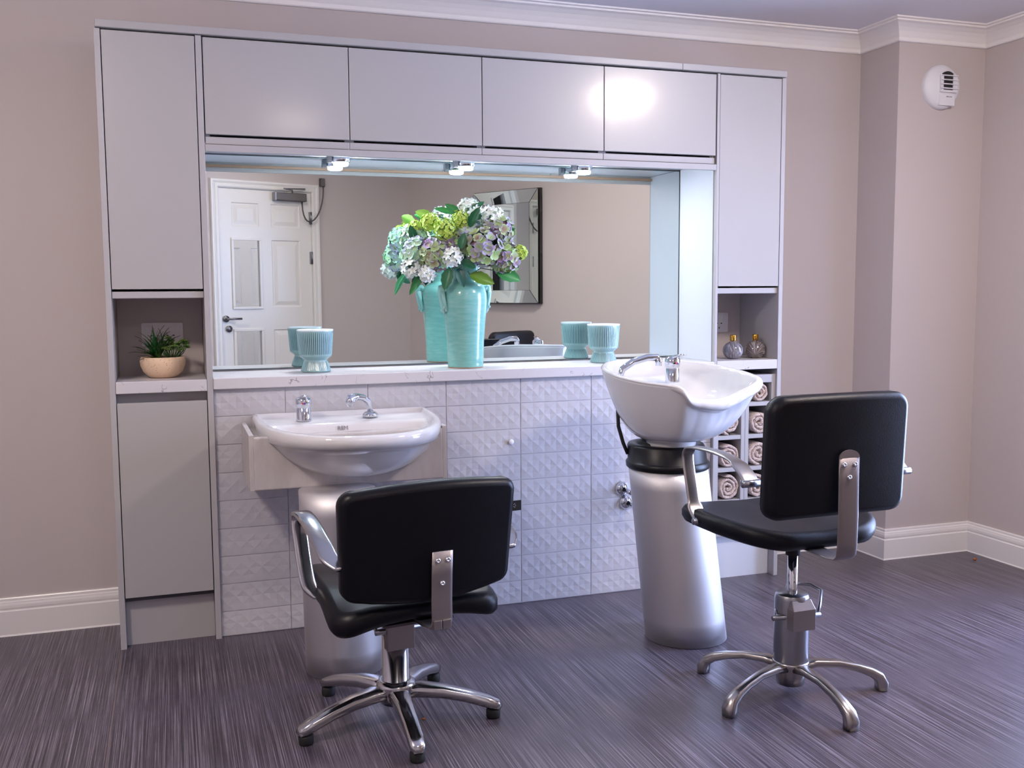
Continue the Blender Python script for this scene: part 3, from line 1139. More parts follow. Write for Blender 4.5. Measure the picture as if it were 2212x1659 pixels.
dark, mid_, lime = lin((26, 92, 58)), lin((44, 120, 60)), lin((110, 160, 50))
leaves = [
    ('broad', 1075, 590, .06, (1, 0, -.35), .10, .07, mid_, 'broad serrated green leaf at the lower right under the hydrangea'),
    ('broad', 1020, 598, .08, (.8, 0, -.25), .10, .06, lin((84, 120, 30)), 'broad olive leaf under the mauve hydrangea'),
    ('broad', 978, 585, .09, (-.25, -.3, -1), .085, .055, dark, 'dark drooping leaf over the left side of the vase neck'),
    ('broad', 997, 585, .10, (.3, -.3, -1), .075, .045, lin((20, 84, 78)), 'dark teal leaf hanging over the vase neck'),
    ('broad', 925, 590, .04, (-.7, 0, -.9), .11, .04, mid_, 'long green leaf hanging out at the lower left'),
    ('broad', 905, 590, .05, (.6, -.2, -.35), .08, .05, dark, 'dark leaf below the left white flowers'),
    ('broad', 960, 545, .115, (-1, -.1, .35), .06, .035, dark, 'small dark leaf left of the front white cluster'),
    ('broad', 1002, 545, .12, (.25, -.1, 1), .06, .04, dark, 'upright dark leaf right of the front white cluster'),
    ('broad', 1003, 570, .11, (.9, -.2, -.4), .06, .045, dark, 'dark leaf tucked below the mauve hydrangea'),
    ('broad', 985, 470, .03, (-1, 0, .3), .075, .03, mid_, 'narrow green leaf pointing left at the top'),
    ('broad', 1000, 475, .06, (-.6, -.2, .5), .07, .04, mid_, 'green leaf near the top of the bouquet'),
    ('broad', 1020, 470, .05, (.6, -.1, .5), .07, .032, dark, 'narrow dark leaf at the top right'),
    ('broad', 1020, 500, .085, (.3, -.3, .6), .085, .045, dark, 'dark leaf between the lime flower and the mauve hydrangea'),
    ('broad', 1030, 485, .06, (.9, -.1, .45), .07, .026, dark, 'slim leaf spraying to the upper right'),
    ('broad', 905, 525, .05, (-.15, -.3, .6), .06, .04, dark, 'dark leaf at the left edge between the snowball flowers'),
    ('broad', 1085, 515, .05, (1, 0, .5), .06, .04, mid_, 'green leaf behind the right hydrangea'),
    ('broad', 940, 480, .01, (-.7, -.1, .35), .07, .05, lin((120, 160, 60)), 'yellow green leaf at the top left'),
]
for _, px, py, dep, dv, L, Wd, col, lb in leaves:
    c = bq(px, py, dep)
    if c.y > .25:
        c.y = .25
    base = Vector((VX, VY, VZ + .40))
    t = thing('leaf_sprig', lb, 'leaf', base, 0, 'leaves in the celadon vase')
    d = RC * dv[0] + FC * dv[1] + Vector((0, 0, dv[2]))
    d.y = min(d.y, .1)
    leaf_mb(c - base, d, (-FC * 1.0 + Vector((0, 0, .35))), L, Wd, col, True, .18).build('leaf', 'leaf_skin', t)
    MB().tube([(rnd.uniform(-.02, .02), rnd.uniform(-.02, .02), -.06), tuple((c - base) * .5), tuple(c - base)], .0018, 5).build('stem', 'stem_green', t)

# ------------------------------------------------------------------ niche plants
PX, PY, PZ = -.468, .150, .9428
pt = thing('plant_pot', 'low round speckled cream pot in the left niche', 'pot', (PX, PY, PZ))
MB().lathe([(0, 0), (.040, 0), (.052, .006), (.068, .022), (.077, .045), (.0785, .06), (.0765, .070), (.073, .0745), (.069, .075), (.068, .070), (.066, .064)], n=40).build('pot_bowl', 'speckled_pot', pt)
MB().lathe([(.0685, .066), (.05, .069), (.02, .070), (0, .070)], n=32).build('gravel', 'gravel', pt)
sp = thing('spiky_plant', 'spiky dark green grass-like succulent on the left of the speckled pot', 'plant', (PX - .018, PY, PZ + .066))
lm = []
for k in range(4):
    L = .088 + .012 * k
    K = 6
    vs, fs, cs = [], [], []
    for i in range(K + 1):
        t = i / K
        w = .0125 * (1 - t) ** .7 + .0004
        x = L * t
        z = (.055 + .03 * k) * L * sin(t * pi * .5) * 6 * (.5) - .012 * t * t
        for f in (-1, 0, 1):
            vs.append((x, f * w * .5, z + abs(f) * .0016))
            base_c = lin((28, 84, 40)) if i > 1 else lin((92, 138, 68))
            if i >= K - 1:
                base_c = lin((86, 74, 66))
            cs.append((*base_c[:3], 1))
    for i in range(K):
        for q in range(2):
            a = i * 3 + q
            fs.append((a, a + 1, a + 4, a + 3))
    mb = MB()
    mb.add(vs, fs, 0, True, cs)
    lm.append(mb.mesh('leaf', 'leaf_skin'))
for i in range(66):
    o = link('leaf', lm[i % 4], sp)
    el = radians(rnd.choice((4, 14, 26, 40, 52, 64)) + rnd.uniform(-6, 6))
    az = rnd.uniform(0, 2 * pi)
    if cos(az) > 0.2 and el < radians(42):
        el += radians(28)
    o.rotation_euler = (rnd.uniform(-.3, .3), -el, az)
    s = rnd.uniform(.75, 1.08)
    o.scale = (s, 1, 1)
    if sin(az) > .5:
        o.scale = (s * .85, 1, 1)
    o.location = (rnd.uniform(-.006, .006), rnd.uniform(-.006, .006), .0)
su = thing('rosette_succulent', 'bushy rosette succulent with red tips on the right of the speckled pot', 'plant', (PX + .03, PY, PZ + .066))
rm = []
for k in range(3):
    mb = MB()
    for ringi, (cnt, el, L) in enumerate(((5, 70, .010), (7, 42, .014), (8, 14, .016))):
        for i in range(cnt):
            a = 2 * pi * i / cnt + ringi * .4
            d = Vector((cos(a) * cos(radians(el)), sin(a) * cos(radians(el)), sin(radians(el))))
            u, v, nn = basis(d)
            c0 = lin((70, 110, 46))
            c1 = mixc(lin((104, 140, 60)), lin((140, 76, 50)), (.15, .5, .8)[k] * (.6 if ringi else .2))
            w = .0075
            s = d.cross(Vector((0, 0, 1))).normalized()
            n2 = s.cross(d)
            P0 = Vector((0, 0, 0))
            vs = [P0, d * L * .6 + s * w * .5, d * L, d * L * .6 - s * w * .5, d * L * .55 + n2 * .003, d * L * .55 - n2 * .002]
            mb.add(vs, [(0, 1, 4), (1, 2, 4), (2, 3, 4), (3, 0, 4), (0, 5, 1), (1, 5, 2), (2, 5, 3), (3, 5, 0)], 0, True, [(*c[:3], 1) for c in (c0, c0, c1, c0, c0, c0)])
    rm.append(mb.mesh('rosette', 'leaf_skin'))
for i in range(26):
    a = rnd.uniform(0, 2 * pi)
    r = .012 + .034 * sqrt(rnd.random())
    p = Vector((r * cos(a) + .012, r * sin(a) * .8, .028 + .065 * rnd.random() * (1.2 - r / .06)))
    o = link('rosette', rm[i % 3], su)
    o.location = p
    o.rotation_euler = (rnd.uniform(-.5, .5) + .35, p.x * 8, rnd.uniform(0, 6))
    s = rnd.uniform(.8, 1.15)
    o.scale = (s, s, s)
    MB().tube([(p.x * .3, p.y * .3, 0), (p.x * .8, p.y * .8, p.z * .5), tuple(p)], .0016, 5).build('stem', 'stem_green', su)

# ------------------------------------------------------------------ perfume bottles
for x, y, mn, lb, rz in ((1.853, .095, 'thread_glass', 'round silver grey bottle with gold cap nearer the socket in the right niche', .3), (1.970, .105, 'thread_glass_brown', 'round brown grey bottle with gold cap at the right of the niche', 1.2)):
    t = thing('perfume_bottle', lb, 'bottle', (x, y, .9472), rz)
    pr = [(0, 0), (.016, 0)]
    for k in range(1, 12):
        a = -pi / 2 + .38 + (pi - .72) * k / 11
        pr.append((.0445 * cos(a), .0365 + .0395 * sin(a)))
    pr += [(.011, .0775), (0, .078)]
    MB().lathe(pr, n=36).build('bottle_body', mn, t)
    MB().lathe([(0, .078), (.0128, .078), (.0135, .080), (.0135, .101), (.0125, .103), (0, .1032)], n=24).build('cap', 'gold', t)

# ------------------------------------------------------------------ rolled towels
def towel_mesh(seed, R_, turns, flat):
    rnd = random.Random(seed)
    mb = MB()
    n = 60
    th = R_ / (turns + .55)
    a_end = turns * 2 * pi
    cen, nor = [], []
    ph = rnd.uniform(0, 6)
    for i in range(n + 1):
        a = a_end * i / n
        r = th * (.35 + a / (2 * pi)) + .0012 * sin(a * 3.1 + ph) + .001 * sin(a * 7.3 + ph)
        cen.append(Vector((r * cos(a + ph), 0, r * sin(a + ph) * flat)))
    rings = []
    for i in range(n + 1):
        t = (cen[min(i + 1, n)] - cen[max(i - 1, 0)]).normalized()
        nn = Vector((t.z, 0, -t.x))
        w = th * .47
        taper = 1.0
        if i == 0 or i == n:
            taper = .5
        ring = []
        jit = rnd.uniform(-.003, .003)
        for (q, y) in ((-1, .0), (-.8, -.006), (-.35, -.0095), (.35, -.0095), (.8, -.006), (1, .0), (1, .12), (1, .24), (-1, .24), (-1, .12)):
            p = cen[i] + nn * (w * q * taper * rnd.uniform(.93, 1.04))
            ring.append((p.x, y + (jit if y < 0 else 0), p.z))
        rings.append(ring)
    mb.loft(rings, 0, True, True, True, True)
    zmin = min(v[2] for v in mb.v)
    mb.v = [(x, y, z - zmin) for x, y, z in mb.v]
    return mb.mesh('rolled_towel', 'terry')


racks = {0: 1.793, 1: 1.940}
words = {0: ('topmost', 1), 1: ('second', 2), 2: ('third', 3), 3: ('fourth', 4), 4: ('lowest', 5)}
seed = 3
for c in (0, 1):
    for r in range(5):
        if c == 0 and r == 0:
            continue
        ztop = .210 + .139 * (4 - r)
        R_ = .0515 if r else .043
        me = towel_mesh(seed, R_, rnd.choice((2.1, 2.5, 2.8)), rnd.uniform(.97, 1.07))
        seed += 7
        o = link('rolled_towel', me)
        o.location = (racks[c] + rnd.uniform(-.002, .002), .022 + rnd.uniform(0, .008), ztop + .0005)
        tag(o, f'beige rolled towel in the {words[r][0]} cubby of the {"left" if c == 0 else "right"} pigeonhole rack', 'towel', 'rolled towels in the pigeonhole racks')

# ------------------------------------------------------------------ isolation valves by the right pedestal
for k, (x, z, lb) in enumerate(((1.293, .4336, 'upper chrome wall valve beside the right pedestal'), (1.312, .375, 'lower chrome wall valve beside the right pedestal'))):
    t = thing('wall_valve', lb, 'valve', (x, .0155, z), 0, 'chrome wall valves')
    mb = MB().lathe([(.030, 0), (.030, .004), (.022, .012), (.012, .020), (.010, .021)], n=28)
    mb.v = [(a, -c, b) for a, b, c in mb.v]
    mb.build('rosette', 'chrome', t)
    mb = MB().lathe([(.008, .0), (.008, .06), (.011, .061), (.011, .085), (0, .086)], n=16)
    mb.v = [(a, -c, b) for a, b, c in mb.v]
    mb.tube([(0, -.072, 0), (.05, -.08, -.006)], .008, 8)
    mb.build('valve_body', 'chrome', t)


# ------------------------------------------------------------------ taps
def mixer_tap(parent, loc, rz, h=.075):
    t = MB()
    t.lathe([(0, 0), (.0265, 0), (.0268, .004), (.0255, .008), (.0250, h * .60), (.0238, h * .615), (.0238, h * .66), (.0262, h * .675), (.0285, h * .86), (.0275, h * 1.04), (.021, h * 1.13), (.010, h * 1.155), (0, h * 1.16)], n=28)
    o = t.build('mixer_tap', 'chrome', parent)
    o.location = loc
    o.rotation_euler = (0, 0, rz)
    lv = MB().sweep([(0, .004, h * .98), (0, -.022, h * 1.16), (0, -.048, h * 1.24), (0, -.075, h * 1.27)], [(.034, .02), (.028, .014), (.018, .008), (.010, .006)], (0, 0, 1))
    lv.build('tap_lever', 'chrome', o)
    MB().lathe([(0, 0), (.0035, 0), (.0035, .001), (0, .0012)], n=12).xf(Matrix.Translation((-.003, -.0284, h * .86)) @ Matrix.Rotation(pi / 2, 4, 'X')).build('hot_dot', 'red_dot', o)
    MB().lathe([(0, 0), (.0035, 0), (.0035, .001), (0, .0012)], n=12).xf(Matrix.Translation((.003, -.0284, h * .86)) @ Matrix.Rotation(pi / 2, 4, 'X')).build('cold_dot', 'blue_dot', o)
    return o


def spray(parent, loc, rz, pts, rad):
    mb = MB().lathe([(0, 0), (.029, 0), (.028, .008), (.020, .016), (.013, .019), (0, .0195)], n=24)
    o = mb.build('spray_socket', 'chrome', parent)
    o.location = loc
    o.rotation_euler = (0, 0, rz)
    MB().tube(pts, rad, 12).build('spray_head', 'chrome', o)
    return o


# ------------------------------------------------------------------ left basin (with shield and pedestal)
lb_ = thing('backwash_basin', 'white half-round basin in a boxed shield on the tiled wall at the left', 'basin')
SX0, SX1, SYF, SZ0, SZ1 = -.2100, .4560, -.336, .597, .783
B(SX0 + .012, SX1 - .012, SYF, SYF + .018, SZ0, SZ1 - .008).build('shield_front', 'shield_laminate', lb_, .006, seg=3)
B(SX0, SX0 + .016, SYF, .0155, SZ0, SZ1).build('shield_side', 'shield_laminate', lb_, .002)
B(SX1 - .016, SX1, SYF, .0155, SZ0, SZ1).build('shield_side', 'shield_laminate', lb_, .002)
B(SX0 + .016, SX1 - .016, SYF + .018, .0155, SZ1 - .035, SZ1 - .022).build('shield_top', 'shield_laminate', lb_)
BX, BHW = .145, .320


def rim_outline(n=64, sc=1.0, yb=.0155, cx=BX, ycut=-.10, depth=.475, hw=BHW, ex=2.35):
    """back-left corner, front arc, back-right corner (open at wall then closed along it)"""
    pts = []
    K = n - 16
    for i in range(K + 1):
        a = pi + pi * i / K
        ca, sa = cos(a), sin(a)
        x = cx + hw * math.copysign(abs(ca) ** (2 / ex), ca)
        y = ycut + depth * math.copysign(abs(sa) ** (2 / ex), sa)
        pts.append((x, y))
    for i in range(1, 4):
        pts.append((cx + hw, ycut + (yb - ycut) * i / 4))
    for i in range(10):
        pts.append((cx + hw - 2 * hw * i / 9, yb))
    for i in range(1, 3):
        pts.append((cx - hw, yb + (ycut - yb) * i / 3))
    return pts


O = rim_outline()
NO = len(O)


def zrim(y):
    return .812 + (y - .0155) * .030


def scl(pts, s, cx, cy, z, ymax=.0155):
    return [(cx + (x - cx) * s, min(cy + (y - cy) * s, ymax), z) for x, y in pts]


rings = []
rings.append(scl(O, .02, BX, -.34, .632))
rings.append(scl(O, .28, BX, -.33, .634))
rings.append(scl(O, .52, BX, -.31, .648))
rings.append(scl(O, .70, BX, -.28, .672))
rings.append(scl(O, .83, BX, -.24, .702))
rings.append(scl(O, .92, BX, -.20, .732))
rings.append(scl(O, .975, BX, -.16, .752))
rings.append([(x, y, zrim(y) - .045) for x, y, z in scl(O, .997, BX, -.12, 0)])
rings.append([(x, y, zrim(y) - .014) for x, y in O])
rings.append([(x, y, zrim(y) - .004) for x, y, z in scl(O, .990, BX, -.2, 0)])
rings.append([(x, y, zrim(y)) for x, y, z in scl(O, .970, BX, -.2, 0)])
# inner opening: inset from the outline towards the bowl centre, cut straight at the tap ledge
ICX, ICY = BX, -.345


def inset(d, ymax, zf, k=1.0):
    out = []
    for x, y in O:
        v = Vector((x - ICX, y - ICY))
        L = v.length
        u = v / L
        rr = max(.004, (L - d) * k)
        if u.y > 1e-6 and ICY + u.y * rr > ymax:
            rr = (ymax - ICY) / u.y
        px, py = ICX + u.x * rr, ICY + u.y * rr
        out.append((px, py, zf(py) if callable(zf) else zf))
    return out


for d, ym, zf in ((.024, .004, lambda y: zrim(y)), (.030, -.004, lambda y: zrim(y) - .0025), (.0345, -.012, lambda y: zrim(y) - .011), (.040, -.022, lambda y: zrim(y) - .0145), (.046, -.172, lambda y: zrim(y) - (.016 if y > -.2 else .022)), (.049, -.180, lambda y: zrim(y) - .019), (.053, -.185, lambda y: zrim(y) - .027), (.068, -.196, lambda y: .752), (.085, -.208, lambda y: .722)):
    rings.append(inset(d, ym, zf))
rings.append(inset(.12, -.225, .695))
rings.append(inset(.12, -.25, .678, .7))
rings.append(inset(.12, -.29, .668, .35))
rings.append(inset(.12, -.34, .664, .02))
MB().loft(rings, 0, True, True).build('bowl', 'ceramic', lb_)
text('basin_print', 'REM', .020, (.1200, -.1915, .772), (radians(74), 0, 0), 'print_grey', lb_, .0006)
MB().lathe([(0, .661), (.022, .662), (.024, .6665), (.018, .668), (0, .666)], (ICX, ICY, 0), 20).build('drain', 'chrome', lb_)
pd = MB()
rg = []
for k in range(9):
    t = k / 8
    z = .002 + .6 * t
    cx, cy, r = .072 - .010 * t, -.423 + .015 * t, .127 - .002 * t
    rg.append([(cx + r * cos(2 * pi * i / 48), cy + .95 * r * sin(2 * pi * i / 48), z) for i in range(48)])
pd.loft(rg, 0, True, True, True, True)
pd.build('pedestal', 'pedestal_metal', lb_)
mixer_tap(lb_, (-.004, -.112, .794), radians(-4), .074)
spray(lb_, (.234, -.106, .798), 0, [(0, 0, .018), (-.002, -.004, .034), (-.012, -.014, .058), (-.035, -.034, .074), (-.060, -.05, .078), (-.082, -.064, .074), (-.085, -.068, .066), (-.084, -.07, .046)], [.010, .011, .0125, .0125, .0135, .015, .015, .012])

# ------------------------------------------------------------------ right basin
rb_ = thing('backwash_basin', 'white free-standing shampoo basin with neck notch on a leaning metal pedestal', 'basin')
BO = Vector((1.262, -.520, 0))
AX = Vector((.381, -.923, 0)).normalized()
LX = Vector((-AX.y, AX.x, 0))       # lateral: to the right seen from the viewer (+)
LX = Vector((.923, .381, 0))


def bl(a, b, z):
    p = BO + AX * a + LX * b
    return (p.x, p.y, z)


NB = 168
key = [  # theta deg from neck axis (positive to the viewer's right), radius, rim z
    (-180, .285, .985), (-160, .286, .981), (-135, .274, .969), (-110, .250, .952), (-90, .240, .942), (-76, .240, .937), (-65, .246, .934), (-56, .254, .932), (-50.5, .258, .929), (-47, .255, .920), (-44.5, .247, .904), (-42, .234, .888),
    (-33, .216, .881), (-20, .207, .877), (-6, .205, .878), (8, .213, .886), (18, .232, .899), (26, .258, .914), (32, .276, .926), (37, .283, .934), (43, .277, .940), (51, .262, .946), (62, .247, .953), (75, .240, .958), (95, .245, .966), (115, .26, .973), (140, .283, .980), (160, .288, .984), (180, .285, .985)]


def interp(th):
    th = (th + 180) % 360 - 180
    for (a, r0, z0), (b, r1, z1) in zip(key[:-1], key[1:]):
        if a <= th <= b:
            t = (th - a) / (b - a)
            t = t * t * (3 - 2 * t) if False else t
            return r0 + (r1 - r0) * t, z0 + (z1 - z0) * t
    return key[0][1:]


ths = [-180 + 360 * i / NB for i in range(NB)]
rz_ = []
raw = [interp(t) for t in ths]
for i in range(NB):
    r = sum(raw[(i + k) % NB][0] * w for k, w in ((-1, .25), (0, .5), (1, .25)))
    z = sum(raw[(i + k) % NB][1] * w for k, w in ((-1, .25), (0, .5), (1, .25)))
    rz_.append((r, z))
FB = Vector((-.02, -.02))           # centre of the foot ring in (a,b)
ZB = .715
rings = []
for tt in (0.0, .05, .16, .30, .45, .60, .74, .86, .95, 1.0):
    ring = []
    for th, (r, zr) in zip(ths, rz_):
        a, b = r * cos(radians(th)), r * sin(radians(th))
        a0, b0 = FB[0] + .09 * cos(radians(th)), FB[1] + .09 * sin(radians(th))
        gg = tt ** .46
        lw_ = max(0, 1 - abs(th + 2) / 56) ** .5          # rolled lip at the neck
        rr_ = max(.1, r - .028 * lw_ * tt)
        a, b = rr_ * cos(radians(th)), rr_ * sin(radians(th))
        ring.append(bl(a0 + (a - a0) * gg, b0 + (b - b0) * gg, ZB + (zr - .012 - .040 * lw_ - ZB) * tt))
    rings.append(ring)
for q, dzq in ((.020, -.047), (.004, -.044), (-.008, -.036), (-.012, -.022), (-.010, -.010)):
    ring = []
    for th, (r, zr) in zip(ths, rz_):
        lw_ = max(0, 1 - abs(th + 2) / 56) ** .5
        ins_ = q * lw_
        dz = dzq * lw_ + (-.0115 + .001 * (.020 - q) / .006) * (1 - lw_)
        ring.append(bl((r - ins_) * cos(radians(th)), (r - ins_) * sin(radians(th)), zr + dz))
    rings.append(ring)
for ins, dz in ((-.004, -.004), (.0, .001), (.008, .004), (.017, .001), (.022, -.008)):
    rings.append([bl((r - ins) * cos(radians(th)), (r - ins) * sin(radians(th)), zr + dz) for th, (r, zr) in zip(ths, rz_)])


def inn(scale, shift, zf, zback):
    ring = []
    for th, (r, zr) in zip(ths, rz_):
        rr = (r - .03) * scale
        a, b = rr * cos(radians(th)) + shift, rr * sin(radians(th))
        k = max(0, min(1, (-a - .02) / .10))
        z = zf * (1 - k) + zback * k
        ring.append(bl(a, b, min(z, zr - .012)))
    return ring


rings.append(inn(.97, 0, .905, .945))
rings.append(inn(.93, 0, .880, .921))
rings.append(inn(.84, .004, .855, .915))
rings.append(inn(.66, .012, .838, .910))
rings.append(inn(.50, .028, .818, .850))
rings.append(inn(.30, .04, .806, .812))
rings.append(inn(.08, .045, .800, .802))
rings.append(inn(.002, .045, .799, .800))
o = MB().loft(rings, 0, True, True).build('bowl', 'ceramic', rb_)
ss = o.modifiers.new('smooth', 'SUBSURF')
ss.levels = ss.render_levels = 1
fc = BO + AX * FB[0] + LX * FB[1]
MB().lathe([(.0, -.032), (.080, -.030), (.086, -.024), (.0885, -.010), (.0905, .006), (.095, .010)], (fc.x, fc.y, ZB), 40).build('foot_ring', 'ceramic', rb_)
MB().lathe([(0, .800), (.02, .801), (.022, .806), (.015, .807), (0, .805)], tuple((BO + AX * .045)), 20).build('drain', 'chrome', rb_)
# collar and leaning pedestal
PB, PT = Vector((1.287, -.537, .002)), Vector((1.240, -.478, .622))
rg = []
for k in range(9):
    t = k / 8
    c = PB.lerp(PT, t)
    r = .146 + (.142 - .146) * t
    rg.append([(c.x + r * cos(2 * pi * i / 56), c.y + r * sin(2 * pi * i / 56), c.z) for i in range(56)])
MB().loft(rg, 0, True, True, True, True).build('pedestal', 'pedestal_metal', rb_)
mb = MB()
drn = (PT - PB) / .62
for prof in [[(.146, .612), (.150, .616), (.150, .632), (.146, .637), (.142, .640), (.139, .690), (.134, .698), (.112, .700), (.106, .692), (.09, .688), (0, .688)]]:
    rg = []
    for r, z in prof:
        c = PB + drn * (z - .002)
        rg.append([(c.x + r * cos(2 * pi * i / 56), c.y + r * sin(2 * pi * i / 56), z) for i in range(56)])
    mb.loft(rg, 0, True, True)
mb.build('collar', 'black_plastic', rb_)
c = PB + drn * .7
MB().lathe([(.10, .694), (.098, .704), (.085, .706), (.084, .69)], (c.x, c.y, 0), 40).build('swivel_ring', 'rubber', rb_)
mp_ = bl(-.095, .075, .909)
mixer_tap(rb_, mp_, radians(8), .082)
sp_ = bl(-.150, -.150, .910)
spray(rb_, sp_, 0, [(0, 0, .016), (.004, .0, .036), (.012, .0, .056), (.05, -.008, .082), (.10, -.018, .096), (.135, -.025, .096), (.14, -.028, .088), (.138, -.03, .066)], [.0095, .011, .0125, .0125, .0125, .0135, .0135, .011])
hp = tuple(Vector(bl(-.185, -.165, .85)) + Vector((.028, -.009, -.02)))
MB().tube([hp, (hp[0] + .002, hp[1] - .004, .76), (hp[0] + .018, hp[1] - .01, .70), (hp[0] + .034, hp[1] - .015, .66)], .007, 8).build('hose', 'rubber', rb_)


# ------------------------------------------------------------------ chairs
def cushion(w, h, t, r, dome=.012, edge=.02, bend=None, n=7):
    """pad in xy plane (w x h), thickness t about z=0; edges rounded, faces domed; bend(x,y,z)->xyz"""
    mb = MB()
    prof = []
    ks = 5
    for k in range(ks + 1):
        a = -pi / 2 + pi * k / ks
        prof.append((edge * (1 - cos(a)), (t / 2) * sin(a)))
    def outl(ins):
        ww, hh = w - 2 * ins, h - 2 * ins
        q = rrect(ww, hh, max(.002, r - ins), n)
        out = []
        for i in range(len(q)):
            out.append(q[i])
            if i % (n + 1) == n:          # straight side: subdivide
                nx_ = q[(i + 1) % len(q)]
                for k in range(1, 9):
                    out.append((q[i][0] + (nx_[0] - q[i][0]) * k / 9, q[i][1] + (nx_[1] - q[i][1]) * k / 9))
        return out
    def dense(p):
        return p
    rings = []
    lows = [.001, .25, .5, .72, .9, .985]
    ol = outl(edge)
    for s in lows:
        rings.append([(x * s, y * s, -t / 2 - dome * (1 - s * s)) for x, y in ol])
    for ins, z in prof:
        rings.append([(x, y, z) for x, y in outl(ins)])
    for s in reversed(lows):
        rings.append([(x * s, y * s, t / 2 + dome * (1 - s * s)) for x, y in ol])
    if bend:
        rings = [[bend(*p) for p in rg_] for rg_ in rings]
    mb.loft(rings, 0, True, True)
    return mb


def arc_line(pts, n=6):
    """Catmull-Rom through pts"""
    P = [Vector(p) for p in pts]
    out = []
    for i in range(len(P) - 1):
        p0, p1, p2, p3 = P[max(i - 1, 0)], P[i], P[i + 1], P[min(i + 2, len(P) - 1)]
        for k in range(n):
            t = k / n
            out.append(tuple(.5 * ((2 * p1) + (-p0 + p2) * t + (2 * p0 - 5 * p1 + 4 * p2 - p3) * t * t + (-p0 + 3 * p1 - 3 * p2 + p3) * t ** 3)))
    out.append(tuple(P[-1]))
    return out


def cyl_y(mb, c, r, l0, l1, n=14):
    rings = []
    for y in (l0, l1):
        rings.append([(c[0] + r * cos(2 * pi * i / n), c[1] + y, c[2] + r * sin(2 * pi * i / n)) for i in range(n)])
    mb.loft(rings, 0, True, True, True, True)


def bolt(parent, x, y, z, nrm):
    mb = MB()
    mb.lathe([(0, 0), (.0075, 0), (.0075, .0025), (.0045, .0045), (.003, .0045), (.003, .003), (0, .003)], n=16)
    mb.xf(Matrix.Translation((x, y, z)) @ Vector(nrm).to_track_quat('Z', 'Y').to_matrix().to_4x4())
    return mb.build('bolt', 'chrome', parent)


